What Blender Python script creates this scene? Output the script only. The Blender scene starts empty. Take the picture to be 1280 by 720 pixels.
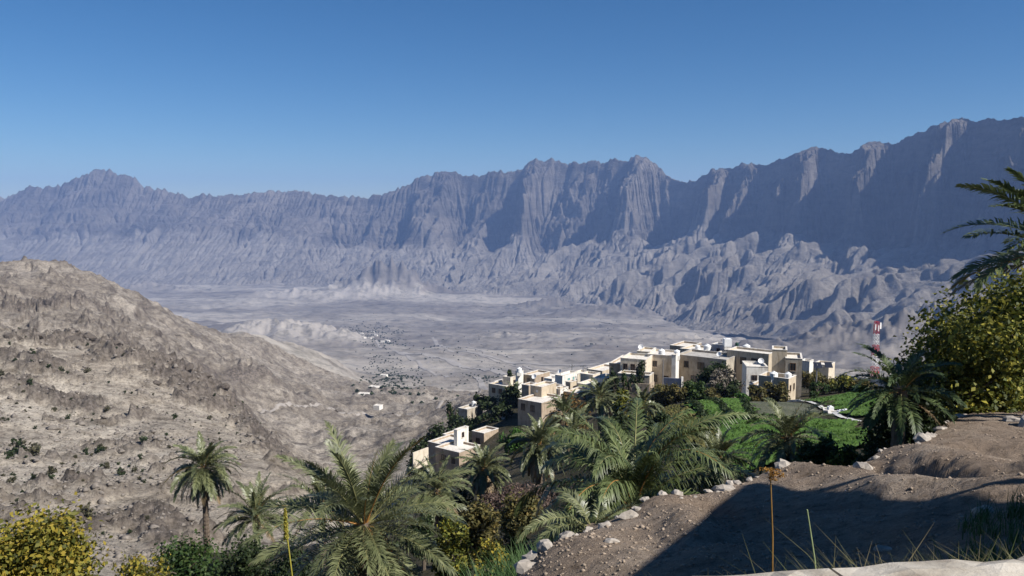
import bpy, bmesh, math, random
import numpy as np
from mathutils import Vector, Matrix, Euler

# ------------------------------------------------------------------ camera, light, exposure
sc = bpy.context.scene
COL = sc.collection
F_PX = 28.0 / 36.0 * 1280.0            # focal length in pixels of the 1280 wide photograph
HOR = 265.0                            # eye level in the photograph
PITCH = math.atan((360.0 - HOR) / F_PX)
cam_d = bpy.data.cameras.new('camera')
cam_d.lens = 28.0
cam_d.sensor_width = 36.0
cam_d.clip_start = 0.05
cam_d.clip_end = 60000.0
cam = bpy.data.objects.new('camera', cam_d)
COL.objects.link(cam)
cam.location = (0, 0, 0)
cam.rotation_euler = (math.pi / 2 - PITCH, 0, 0)
sc.camera = cam

SUN_AZ = 30.0      # degrees the sun stands behind the pure right-hand (+x) direction
SUN_EL = 43.0
sh = Vector((math.cos(math.radians(SUN_AZ)), -math.sin(math.radians(SUN_AZ)), 0))
sun_dir = (sh * math.cos(math.radians(SUN_EL)) + Vector((0, 0, math.sin(math.radians(SUN_EL))))).normalized()
sun_d = bpy.data.lights.new('sun', 'SUN')
sun_d.energy = 5.0
sun_d.angle = math.radians(0.5)
sun_d.color = (1.0, 0.955, 0.89)
sun = bpy.data.objects.new('sun', sun_d)
COL.objects.link(sun)
sun.rotation_euler = sun_dir.to_track_quat('Z', 'Y').to_euler()

world = bpy.data.worlds.new('World')
sc.world = world
world.use_nodes = True
wt = world.node_tree
wt.nodes.clear()
sky = wt.nodes.new('ShaderNodeTexSky')
sky.sky_type = 'NISHITA'
sky.sun_disc = False
sky.sun_elevation = math.radians(SUN_EL)
sky.sun_rotation = math.atan2(sun_dir.x, sun_dir.y)
sky.altitude = 1400.0
sky.air_density = 1.0
sky.dust_density = 0.0
sky.ozone_density = 6.0
bg = wt.nodes.new('ShaderNodeBackground')
bg.inputs['Strength'].default_value = 0.065
wo = wt.nodes.new('ShaderNodeOutputWorld')
hs = wt.nodes.new('ShaderNodeHueSaturation')
hs.inputs['Saturation'].default_value = 1.22
hs.inputs['Value'].default_value = 0.86
wt.links.new(sky.outputs[0], hs.inputs['Color'])
wt.links.new(hs.outputs[0], bg.inputs['Color'])
wt.links.new(bg.outputs[0], wo.inputs['Surface'])

sc.view_settings.view_transform = 'Standard'
sc.view_settings.look = 'None'
sc.view_settings.exposure = 0.6
sc.view_settings.gamma = 1.0
sc.view_settings.use_curve_mapping = False
sc.render.engine = 'CYCLES'
sc.cycles.use_denoising = True
sc.cycles.max_bounces = 6
sc.cycles.diffuse_bounces = 3
sc.cycles.transmission_bounces = 3
sc.cycles.transparent_max_bounces = 6
sc.cycles.volume_bounces = 0

HAZE_DENSITY = 5.7e-5

# ------------------------------------------------------------------ helpers
RNG = np.random.RandomState(7)
random.seed(11)
CP, SP = math.cos(PITCH), math.sin(PITCH)

def ray(px, py):
    cx = (px - 640.0) / F_PX
    cu = -(py - 360.0) / F_PX
    y = CP + cu * SP
    z = -SP + cu * CP
    return cx / y, z / y               # x/y and z/y of the sight line

def at(px, py, D):
    u, w = ray(px, py)
    return Vector((u * D, D, w * D))

def atu(px, py):
    return ray(px, py)

_perm = np.random.RandomState(3).permutation(512).astype(np.int64)
_perm = np.concatenate([_perm, _perm, _perm])
_gr = np.random.RandomState(5).uniform(0, 2 * math.pi, 512)
_gx, _gy = np.cos(_gr), np.sin(_gr)

def pnoise(x, y, seed=0):
    x = np.asarray(x, float); y = np.asarray(y, float)
    xi = np.floor(x); yi = np.floor(y)
    fx = x - xi; fy = y - yi
    xi = xi.astype(np.int64) + seed * 37; yi = yi.astype(np.int64) + seed * 91
    def g(ix, iy, dx, dy):
        h = _perm[(_perm[ix & 511] + iy) & 511]
        return _gx[h] * dx + _gy[h] * dy
    u = fx * fx * fx * (fx * (fx * 6 - 15) + 10)
    v = fy * fy * fy * (fy * (fy * 6 - 15) + 10)
    a = g(xi, yi, fx, fy); b = g(xi + 1, yi, fx - 1, fy)
    c = g(xi, yi + 1, fx, fy - 1); d = g(xi + 1, yi + 1, fx - 1, fy - 1)
    return ((a + (b - a) * u) * (1 - v) + (c + (d - c) * u) * v) * 1.5

def fbm(x, y, octv=5, seed=0, gain=0.5, lac=2.03):
    s = 0.0; a = 1.0
    for o in range(octv):
        s = s + a * pnoise(x, y, seed + o)
        x = x * lac + 11.3; y = y * lac - 7.1; a *= gain
    return s

def ridged(x, y, octv=5, seed=0, gain=0.5, lac=2.07):
    s = 0.0; a = 1.0; w = 1.0; tot = 0
    for o in range(octv):
        n = 1.0 - np.abs(pnoise(x, y, seed + o))
        n = n * n * w
        w = np.clip(n * 1.6, 0, 1)
        s = s + a * n; tot += a
        x = x * lac + 5.7; y = y * lac + 3.9; a *= gain
    return s / tot

def sstep(a, b, x):
    t = np.clip((x - a) / (b - a), 0, 1)
    return t * t * (3 - 2 * t)

def interp(pts, x):
    pts = sorted(pts)
    return np.interp(x, [p[0] for p in pts], [p[1] for p in pts])

def smooth_interp(pts, x, w, n=9):
    s = 0
    for k in np.linspace(-1, 1, n):
        s = s + interp(pts, x + k * w)
    return s / n

def np_mesh(name, verts, faces, mat=None, smooth=True, parent=None, link=True, mat_idx=None):
    verts = np.asarray(verts, np.float32); faces = np.asarray(faces, np.int32)
    me = bpy.data.meshes.new(name)
    nf, k = faces.shape
    me.vertices.add(len(verts)); me.vertices.foreach_set('co', verts.ravel())
    me.loops.add(nf * k); me.loops.foreach_set('vertex_index', faces.ravel())
    me.polygons.add(nf)
    me.polygons.foreach_set('loop_start', np.arange(0, nf * k, k, dtype=np.int32))
    if smooth:
        me.polygons.foreach_set('use_smooth', np.ones(nf, bool))
    if mat is not None:
        for m in (mat if isinstance(mat, (list, tuple)) else [mat]):
            me.materials.append(m)
    if mat_idx is not None:
        me.polygons.foreach_set('material_index', np.asarray(mat_idx, np.int32))
    me.update(calc_edges=True)
    if not link:
        return me
    o = bpy.data.objects.new(name, me)
    COL.objects.link(o)
    if parent is not None:
        o.parent = parent
    return o

def grid_faces(nr, nc):
    i = np.arange(nr * nc).reshape(nr, nc)
    return np.stack([i[:-1, :-1].ravel(), i[:-1, 1:].ravel(), i[1:, 1:].ravel(), i[1:, :-1].ravel()], 1)

def tag(o, label=None, cat=None, group=None, kind=None):
    if label: o['label'] = label
    if cat: o['category'] = cat
    if group: o['group'] = group
    if kind: o['kind'] = kind
    return o

def empty(name, loc, rz=0.0):
    o = bpy.data.objects.new(name, None)
    COL.objects.link(o)
    o.location = loc
    o.rotation_euler = (0, 0, rz)
    o.empty_display_size = 0.2
    return o

# ------------------------------------------------------------------ materials
def new_mat(name):
    m = bpy.data.materials.new(name)
    m.use_nodes = True
    nt = m.node_tree
    b = nt.nodes['Principled BSDF']
    b.inputs['Roughness'].default_value = 0.9
    b.inputs['Specular IOR Level'].default_value = 0.15
    return m, nt, b

def nd(nt, kind, **kw):
    n = nt.nodes.new(kind)
    for k, v in kw.items():
        if k in n.inputs:
            n.inputs[k].default_value = v
        else:
            setattr(n, k, v)
    return n

def noise_node(nt, coord, scale, detail=6, rough=0.6, dist=0.0):
    n = nt.nodes.new('ShaderNodeTexNoise')
    n.inputs['Scale'].default_value = scale
    n.inputs['Detail'].default_value = detail
    n.inputs['Roughness'].default_value = rough
    n.inputs['Distortion'].default_value = dist
    nt.links.new(coord, n.inputs['Vector'])
    return n

def ramp(nt, fac, stops):
    r = nt.nodes.new('ShaderNodeValToRGB')
    cr = r.color_ramp
    while len(cr.elements) > 1:
        cr.elements.remove(cr.elements[0])
    cr.elements[0].position = stops[0][0]; cr.elements[0].color = (*stops[0][1], 1)
    for p, c in stops[1:]:
        e = cr.elements.new(p); e.color = (*c, 1)
    nt.links.new(fac, r.inputs['Fac'])
    return r

def mix(nt, fac, a, b, mode='MIX'):
    m = nt.nodes.new('ShaderNodeMix'); m.data_type = 'RGBA'; m.blend_type = mode
    for v, s in ((fac, m.inputs[0]), (a, m.inputs[6]), (b, m.inputs[7])):
        if hasattr(v, 'is_linked'): nt.links.new(v, s)
        elif isinstance(v, (int, float)): s.default_value = v
        else: s.default_value = (*v, 1)
    return m.outputs[2]

def bump(nt, b, h, strength, dist):
    n = nt.nodes.new('ShaderNodeBump')
    n.inputs['Strength'].default_value = strength
    n.inputs['Distance'].default_value = dist
    nt.links.new(h, n.inputs['Height'])
    nt.links.new(n.outputs[0], b.inputs['Normal'])
    return n

def geo_pos(nt, stretch=None):
    g = nt.nodes.new('ShaderNodeNewGeometry')
    if stretch is None:
        return g.outputs['Position'], g
    mp = nt.nodes.new('ShaderNodeMapping')
    mp.inputs['Scale'].default_value = stretch
    nt.links.new(g.outputs['Position'], mp.inputs['Vector'])
    return mp.outputs[0], g

def steepness(nt, g, lo, hi):
    """0 on level ground, 1 on steep rock, from the true surface normal"""
    s = nt.nodes.new('ShaderNodeSeparateXYZ'); nt.links.new(g.outputs['Normal'], s.inputs[0])
    r = nt.nodes.new('ShaderNodeMapRange')
    r.inputs['From Min'].default_value = lo; r.inputs['From Max'].default_value = hi
    nt.links.new(s.outputs['Z'], r.inputs['Value'])
    return r.outputs[0]

def plain(name, col, rough=0.85, var=0.25, scale=3.0, bmp=0.0, spec=0.2, metal=0.0, obj_coord=False):
    m, nt, b = new_mat(name)
    b.inputs['Roughness'].default_value = rough
    b.inputs['Specular IOR Level'].default_value = spec
    b.inputs['Metallic'].default_value = metal
    if obj_coord:
        tc = nt.nodes.new('ShaderNodeTexCoord'); p = tc.outputs['Object']
    else:
        p, g = geo_pos(nt)
    n = noise_node(nt, p, scale, 6, 0.65)
    d = [c * (1 - var) for c in col]; l = [min(1, c * (1 + var * 0.6)) for c in col]
    r = ramp(nt, n.outputs[0], [(0.28, d), (0.72, l)])
    nt.links.new(r.outputs[0], b.inputs['Base Color'])
    if bmp:
        bump(nt, b, n.outputs[0], 0.6, bmp)
    return m
# ================================================================== THE SETTING: terrain
def mat_desert():
    m, nt, b = new_mat('desert_rock')
    p, g = geo_pos(nt)
    n1 = noise_node(nt, p, 0.012, 8, 0.62)
    n2 = noise_node(nt, p, 0.11, 9, 0.68, 0.4)
    n3 = noise_node(nt, p, 1.3, 8, 0.7)
    n5 = noise_node(nt, p, 0.38, 9, 0.74)
    c1 = ramp(nt, n1.outputs[0], [(0.3, (0.285, 0.248, 0.206)), (0.48, (0.41, 0.368, 0.312)), (0.62, (0.525, 0.478, 0.412))])
    c2 = ramp(nt, n2.outputs[0], [(0.36, (0.36, 0.33, 0.30)), (0.47, (0.82, 0.80, 0.78)), (0.64, (1.2, 1.18, 1.14))])
    col = mix(nt, 0.85, c1.outputs[0], c2.outputs[0], 'MULTIPLY')
    c3 = ramp(nt, n3.outputs[0], [(0.36, (0.42, 0.40, 0.37)), (0.48, (0.96, 0.96, 0.96)), (0.66, (1.16, 1.14, 1.1))])
    col = mix(nt, 0.9, col, c3.outputs[0], 'MULTIPLY')
    c5 = ramp(nt, n5.outputs[0], [(0.38, (0.5, 0.48, 0.45)), (0.5, (1, 1, 1)), (0.64, (1.14, 1.12, 1.1))])
    col = mix(nt, 0.8, col, c5.outputs[0], 'MULTIPLY')
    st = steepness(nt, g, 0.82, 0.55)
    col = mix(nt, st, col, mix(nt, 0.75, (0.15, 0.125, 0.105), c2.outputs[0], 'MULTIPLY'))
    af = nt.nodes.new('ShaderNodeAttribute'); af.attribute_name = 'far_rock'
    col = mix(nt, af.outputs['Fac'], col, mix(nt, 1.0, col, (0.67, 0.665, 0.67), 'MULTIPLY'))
    ao = nt.nodes.new('ShaderNodeAttribute'); ao.attribute_name = 'outcrop'
    n4 = noise_node(nt, p, 0.5, 8, 0.7)
    rk = ramp(nt, n4.outputs[0], [(.36, (.045, .037, .031)), (.5, (.12, .10, .085)), (.66, (.24, .205, .175))])
    om = nd(nt, 'ShaderNodeMath', operation='MULTIPLY'); om.inputs[1].default_value = 0.9; nt.links.new(ao.outputs['Fac'], om.inputs[0])
    col = mix(nt, om.outputs[0], col, rk.outputs[0])
    at_ = nt.nodes.new('ShaderNodeAttribute'); at_.attribute_name = 'garden_soil'
    gs = ramp(nt, n2.outputs[0], [(.3, (.030, .030, .017)), (.5, (.065, .058, .034)), (.7, (.12, .10, .07))])
    col = mix(nt, at_.outputs['Fac'], col, mix(nt, .8, gs.outputs[0], c3.outputs[0], 'MULTIPLY'))
    nt.links.new(col, b.inputs['Base Color'])
    ad = nd(nt, 'ShaderNodeMath', operation='ADD')
    ml = nd(nt, 'ShaderNodeMath', operation='MULTIPLY'); ml.inputs[1].default_value = 5.0
    nt.links.new(n5.outputs[0], ml.inputs[0]); nt.links.new(ml.outputs[0], ad.inputs[0]); nt.links.new(n3.outputs[0], ad.inputs[1])
    bump(nt, b, ad.outputs[0], 0.7, 0.7)
    return m

def mat_basin():
    m, nt, b = new_mat('basin_gravel')
    p, g = geo_pos(nt)
    pw, _ = geo_pos(nt, (0.35, 1.0, 1.0))
    n1 = noise_node(nt, pw, 0.0016, 8, 0.6, 0.8)
    n2 = noise_node(nt, p, 0.014, 9, 0.72)
    c1 = ramp(nt, n1.outputs[0], [(0.36, (0.145, 0.128, 0.112)), (0.5, (0.235, 0.212, 0.185)), (0.60, (0.34, 0.31, 0.27))])
    c2 = ramp(nt, n2.outputs[0], [(0.36, (0.45, 0.45, 0.42)), (0.5, (0.97, 0.96, 0.95)), (0.68, (1.15, 1.13, 1.1))])
    col = mix(nt, 0.85, c1.outputs[0], c2.outputs[0], 'MULTIPLY')
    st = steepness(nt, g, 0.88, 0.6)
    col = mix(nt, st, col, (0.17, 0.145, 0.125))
    ap = nt.nodes.new('ShaderNodeAttribute'); ap.attribute_name = 'limestone'
    col = mix(nt, ap.outputs['Fac'], col, mix(nt, .8, (0.34, 0.31, 0.275), c2.outputs[0], 'MULTIPLY'))
    am = nt.nodes.new('ShaderNodeAttribute'); am.attribute_name = 'dark_rock'
    col = mix(nt, am.outputs['Fac'], col, mix(nt, .8, (0.15, 0.135, 0.12), c2.outputs[0], 'MULTIPLY'))
    nt.links.new(col, b.inputs['Base Color'])
    bump(nt, b, n2.outputs[0], 0.6, 9.0)
    return m

def mat_mountain():
    m, nt, b = new_mat('mountain_rock')
    p, g = geo_pos(nt)
    ps, _ = geo_pos(nt, (1.0, 1.0, 4.5))
    n1 = noise_node(nt, p, 0.0016, 9, 0.62)
    n2 = noise_node(nt, ps, 0.0035, 10, 0.70, 0.6)
    n3 = noise_node(nt, p, 0.02, 8, 0.7)
    c1 = ramp(nt, n1.outputs[0], [(0.32, (0.085, 0.076, 0.066)), (0.5, (0.145, 0.129, 0.111)), (0.66, (0.21, 0.188, 0.163))])
    c2 = ramp(nt, n2.outputs[0], [(0.34, (0.55, 0.53, 0.52)), (0.5, (0.95, 0.94, 0.93)), (0.66, (1.2, 1.17, 1.14))])
    col = mix(nt, 0.8, c1.outputs[0], c2.outputs[0], 'MULTIPLY')
    c3 = ramp(nt, n3.outputs[0], [(0.33, (0.6, 0.58, 0.56)), (0.52, (1, 1, 1)), (0.7, (1.12, 1.1, 1.08))])
    col = mix(nt, 0.7, col, c3.outputs[0], 'MULTIPLY')
    af = nt.nodes.new('ShaderNodeAttribute'); af.attribute_name = 'foothill_lit'  # foothills painted lighter, sunlit contrast against the shaded cliffs put into the colour
    sd = mix(nt, 0.7, (0.25, 0.23, 0.205), c2.outputs[0], 'MULTIPLY')
    sd = mix(nt, 0.7, sd, c3.outputs[0], 'MULTIPLY')
    col = mix(nt, af.outputs['Fac'], col, sd)
    nt.links.new(col, b.inputs['Base Color'])
    n6 = noise_node(nt, p, 0.06, 8, 0.75)
    ad = nd(nt, 'ShaderNodeMath', operation='ADD'); nt.links.new(n3.outputs[0], ad.inputs[0]); nt.links.new(n6.outputs[0], ad.inputs[1])
    bump(nt, b, ad.outputs[0], 1.0, 17.0)
    return m

M_DESERT, M_BASIN, M_MOUNT = mat_desert(), mat_basin(), mat_mountain()

# ---- ground heights: thin plate spline through surveyed points (px, py, distance)
GP = [
    # near garden slope and the foot of the viewpoint
    (-400, 1900, 5), (200, 1900, 5), (700, 1700, 5), (1100, 1500, 5), (1700, 1200, 5),
    (-400, 1050, 14), (0, 1020, 14), (300, 980, 14), (600, 900, 12), (800, 860, 11), (1000, 800, 13), (1200, 700, 15), (1500, 640, 15), (1900, 560, 16),
    (-300, 850, 30), (0, 850, 30), (250, 850, 28), (455, 805, 28), (600, 745, 24), (700, 735, 20), (800, 700, 20), (950, 660, 23), (1080, 610, 26), (1200, 575, 28), (1400, 520, 30), (1700, 480, 30),
    (-200, 730, 60), (0, 735, 60), (120, 735, 58), (257, 692, 60), (380, 740, 45), (500, 700, 45), (600, 675, 45), (700, 645, 40), (800, 630, 32), (850, 612, 34), (900, 602, 38), (960, 592, 40), (1050, 575, 40), (1130, 555, 38), (1250, 520, 42), (1500, 470, 45),
    (560, 655, 70), (620, 640, 64), (680, 615, 64), (740, 590, 60), (800, 575, 55),
    (900, 562, 52), (950, 531, 65), (1000, 562, 53), (880, 522, 75), (870, 507, 88), (1000, 508, 90), (1050, 562, 52), (1050, 512, 84), (1060, 497, 100), (1120, 530, 60), (1250, 490, 70), (1500, 440, 90),
    (760, 496, 150), (850, 493, 140), (950, 501, 125), (1000, 501, 122), (1050, 489, 135), (1100, 482, 150), (1200, 470, 170), (1500, 440, 210),
    (800, 482, 190), (950, 485, 180), (1100, 473, 215), (1250, 460, 250), (1600, 420, 330),
    (700, 535, 140), (640, 545, 136), (600, 565, 131), (560, 585, 127), (525, 594, 124), (490, 615, 124),
    (560, 548, 165), (600, 520, 185), (650, 500, 200), (720, 486, 192),
    # beyond the village the ground falls away to the valley
    (480, 640, 150), (450, 640, 165), (540, 590, 205), (620, 560, 250), (720, 540, 300), (850, 535, 300), (1000, 530, 300), (1150, 505, 340), (1300, 480, 430), (1700, 420, 520),
    (620, 530, 420), (800, 520, 500), (1000, 510, 550), (1200, 490, 600), (1600, 420, 800),
    # gully and the bare hillside across it
    (200, 722, 76), (300, 690, 92), (400, 675, 108), (-200, 700, 80), (0, 690, 90), (100, 690, 92),
    (-300, 640, 120), (0, 640, 130), (100, 648, 122), (200, 642, 130), (300, 622, 150), (380, 612, 175),
    (100, 600, 160), (0, 560, 190), (100, 550, 212), (200, 560, 200), (300, 560, 220), (-300, 560, 190),
    (100, 500, 265), (0, 480, 272), (200, 505, 270), (280, 510, 290), (-300, 440, 280),
    (0, 420, 320), (60, 422, 335), (100, 424, 345), (170, 440, 345), (230, 466, 335), (290, 492, 325), (335, 542, 285), (380, 592, 230), (425, 622, 200), (-300, 370, 340),
    (0, 432, 430), (100, 438, 440), (170, 462, 440), (240, 500, 430), (300, 530, 420), (350, 570, 370), (400, 605, 300), (-300, 390, 430),
    # far bare hill
    (-300, 330, 560), (0, 402, 560), (100, 412, 580), (180, 440, 600), (250, 480, 600), (300, 505, 600),
    (0, 385, 650), (100, 392, 680), (200, 425, 740), (270, 458, 780), (0, 360, 760), (100, 368, 800), (200, 404, 880), (300, 448, 1000), (380, 465, 1200),
    (-300, 300, 800), (0, 337, 850), (35, 333, 860), (75, 336, 880), (110, 345, 900), (160, 364, 950), (200, 383, 1000), (255, 408, 1120), (320, 420, 1320), (380, 433, 1500), (430, 456, 1620), (455, 475, 1620),
    (-300, 350, 1300), (0, 400, 1300), (120, 405, 1350), (220, 430, 1500), (320, 445, 1900), (400, 455, 2100), (450, 470, 2000),
    # the spur with the track, valley floor below the village
    (340, 486, 760), (300, 500, 700), (335, 519, 700), (370, 517, 740), (400, 513, 780), (440, 511, 820), (400, 495, 900), (460, 508, 850), (510, 515, 800),
    (380, 555, 560), (430, 540, 600), (480, 545, 560), (520, 560, 430), (540, 530, 640),
    (450, 488, 1100), (510, 492, 1050), (570, 505, 800),
    (480, 470, 1700), (500, 480, 1500), (560, 472, 1900), (640, 470, 1900), (600, 490, 1200), (700, 480, 1600), (800, 470, 1700), (900, 465, 1800), (1050, 462, 1900), (1200, 455, 1900), (1600, 400, 2200),
    (480, 440, 3000), (600, 448, 2800), (720, 450, 2700), (850, 446, 2800), (1000, 442, 3000), (1200, 436, 2600), (250, 440, 3000), (-100, 440, 3000), (-400, 430, 3000), 
    (400, 405, 4700), (560, 412, 4500), (700, 414, 4500), (850, 414, 4500), (1000, 414, 4300), (1120, 414, 3700), (1230, 414, 3200), (1700, 400, 3000), (-200, 402, 4700), (100, 405, 4600),
    (500, 372, 6800), (700, 374, 6800), (200, 372, 6800), (-300, 370, 6800), (1000, 372, 6800), (560, 345, 9200), (200, 346, 9200), (-300, 345, 9200), (900, 345, 9200),
    (560, 335, 12500), (0, 335, 12500), (1000, 335, 12500),
]
_c = np.array([(*ray(p[0], p[1]), math.log(p[2])) for p in GP])
VS = 0.42
_P = np.stack([_c[:, 0], _c[:, 2] * VS], 1)
_Z = _c[:, 1]
def _phi(d2):
    return 0.5 * d2 * np.log(d2 + 1e-12)
def _tps_fit(P, Z, lam=1e-5):
    n = len(P)
    K = _phi(((P[:, None] - P[None]) ** 2).sum(2)) + lam * np.eye(n)
    Q = np.concatenate([np.ones((n, 1)), P], 1)
    A = np.block([[K, Q], [Q.T, np.zeros((3, 3))]])
    return np.linalg.solve(A, np.concatenate([Z, np.zeros(3)]))
def _tps_eval(P, W, U, V):
    out = W[-3] + W[-2] * U + W[-1] * V
    for k in range(len(P)):
        out = out + W[k] * _phi((U - P[k, 0]) ** 2 + (V - P[k, 1]) ** 2)
    return out
_W = _tps_fit(_P, _Z)

def seg_dist(x, y, pts):
    """distance to a polyline in plan"""
    best = np.full(np.shape(x), 1e9)
    for (ax, ay), (bx, by) in zip(pts[:-1], pts[1:]):
        dx, dy = bx - ax, by - ay
        t = np.clip(((x - ax) * dx + (y - ay) * dy) / (dx * dx + dy * dy), 0, 1)
        best = np.minimum(best, np.hypot(x - ax - t * dx, y - ay - t * dy))
    return best

def xy(px, py, D):
    v = at(px, py, D); return (v.x, v.y)

SMALL_HILLS = [  # px, py of foot, distance, half width, half depth, height, ridge frequency
    (486, 366, 7150, 420, 190, 270, 1.1), (400, 373, 6700, 520, 200, 60, 1.2), (350, 371, 6800, 300, 150, 40, 1.3), (460, 372, 6900, 260, 150, 55, 1.3),
    (372, 420, 3700, 300, 300, 62, 1.0), (320, 420, 3700, 200, 220, 36, 1.0), (425, 424, 3600, 180, 200, 28, 1.0),
    (1100, 440, 2900, 520, 300, 75, 1.2), (1230, 440, 2900, 420, 320, 110, 1.2), (1020, 432, 3100, 260, 200, 40, 1.2), (640, 420, 4000, 260, 160, 30, 1.5),
    (700, 430, 3500, 420, 120, 22, 1.5), (860, 425, 3800, 300, 140, 30, 1.5), (180, 358, 7600, 300, 160, 70, 1.3), (230, 360, 7500, 200, 120, 50, 1.3),
    (760, 392, 5600, 420, 240, 60, 1.3), (690, 385, 6000, 300, 200, 70, 1.3), (312, 497, 800, 36, 40, 13, 1.2),
]

LEDGES = [[(60, 423, 335), (100, 425, 345), (140, 432, 346), (175, 442, 344), (205, 455, 340), (232, 467, 333), (262, 480, 328), (290, 493, 322), (312, 515, 305), (335, 543, 283), (360, 567, 255)],
          [(150, 445, 322), (190, 458, 320), (225, 478, 312), (262, 500, 300)], [(60, 500, 262), (110, 510, 258), (30, 500, 268)], [(-40, 455, 300), (20, 462, 300), (60, 470, 292)],
          [(20, 412, 640), (50, 400, 665), (75, 388, 700), (100, 378, 730), (128, 384, 745)], [(150, 372, 900), (180, 385, 930), (215, 405, 960), (240, 425, 960)],
          [(292, 503, 750), (318, 490, 775), (340, 486, 790), (366, 500, 800)],
          [(110, 628, 128), (150, 634, 125), (185, 632, 124)], [(175, 612, 138), (205, 622, 132), (235, 640, 124)], [(190, 645, 118), (215, 660, 112)], [(60, 610, 150), (110, 600, 158)]]
def outcrop(x, y):
    n = ridged((x + 0.5 * y) / 60, (y - 0.4 * x) / 30, 5, 44, 0.55) + 0.16 * fbm(x / 16, y / 16, 4, 9)
    d = np.full(np.shape(x), 1e9)
    m = y < 1100
    if m.any():
        dd = d[m]
        for L_ in LEDGES:
            w = 0.034 * min(L_[0][2], 500)
            dd = np.minimum(dd, seg_dist(x[m], y[m], [xy(*q) for q in L_]) / w)
        d[m] = dd
    return np.clip(sstep(0.64, 0.86, n) * 0.8 + sstep(1.3, 0.2, d + 0.7 * fbm(x / 6, y / 6, 4, 62)), 0, 1)

def ground_z(u, y):
    u = np.asarray(u, float); y = np.asarray(y, float)
    base = _tps_eval(_P, _W, u, np.log(y) * VS) * y
    x = u * y
    # relief: amplitude grows with distance from the gardens, none on the garden terraces
    left = sstep(0.03, -0.12, u + 0.0006 * (y - 100)) * sstep(70, 130, y) * sstep(1900, 900, y)
    right = sstep(230, 500, y) * sstep(1900, 900, y) * (1 - left)
    rel = left + right
    r1 = ridged(x / 190 + 0.2 * fbm(x / 300, y / 300, 3, 31), y / 240, 6, 2, 0.52)
    r2 = ridged((x * 0.8 - y * 0.6) / 40, (x * 0.6 + y * 0.8) / 55, 5, 12, 0.5)
    f1 = fbm(x / 14, y / 14, 5, 22, 0.55)
    near = sstep(700, 150, y)
    z = base + rel * ((r1 - 0.60) * (17 * (1 - near) + 5 * near) + (r2 - 0.5) * (5.0 * (1 - near) + 2.0 * near) + f1 * (1.5 * (1 - near) + 0.5 * near))
    rr3 = ridged((x * 0.5 + y * 0.87) / 55 + 0.3 * fbm(x / 90, y / 90, 3, 33), (x * 0.87 - y * 0.5) / 120, 6, 34, 0.56)
    z = z + (rr3 - 0.55) * 11 * sstep(380, 620, y) * sstep(2400, 1300, y)
    # broken ledges on the hillside
    oc = outcrop(x, y) * left
    z = z + oc * (2.6 + 4.0 * (1 - near)) * (0.75 + 0.8 * fbm(x / 6, y / 6, 5, 61, 0.6))
    z = z + fbm(x / 3.1, y / 3.1, 3, 71, 0.6) * 0.14 * left * near
    # basin
    bas = sstep(900, 2200, y)
    z = z + bas * (fbm(x / 900, y / 900, 6, 51, 0.5) * 26 + (ridged(x / 300, y / 260, 5, 53) - 0.5) * 14)
    # dry braided river channels
    ch = np.abs(fbm(x / 1400 + 3, y / 500, 4, 57, 0.5))
    z = z - bas * sstep(0.09, 0.0, ch) * 7
    for px, py, D, hw, hd, hh, fr in SMALL_HILLS:
        cx, cy = xy(px, py, D)
        q = ((x - cx) / hw) ** 2 + ((y - cy) / hd) ** 2
        m_ = q < 6
        if not m_.any(): continue
        xx, yy, qq = x[m_], y[m_], q[m_]
        qq = qq * (1 + 0.5 * fbm(xx / hw * 1.7, yy / hw * 1.7, 4, 63))
        h = np.exp(-1.3 * np.clip(qq, 0, 9)) * (0.40 + 1.0 * ridged(xx / hw * fr * 2.0, yy / hw * fr * 1.5, 7, 65, 0.52))
        zz = z[m_]; z[m_] = zz + h * hh
    # garden relief
    gd = sstep(130, 60, y) * (1 - left)
    z = z + gd * fbm(x / 9, y / 9, 4, 81) * 0.35 * sstep(10, 25, y)
    return z

def H(x, y):
    return float(ground_z(np.array([x / y]), np.array([y]))[0])

def on_ground(px, py_guess, D, dz=0.0):
    p = at(px, py_guess, D)
    return Vector((p.x, p.y, H(p.x, p.y) + dz))

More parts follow.
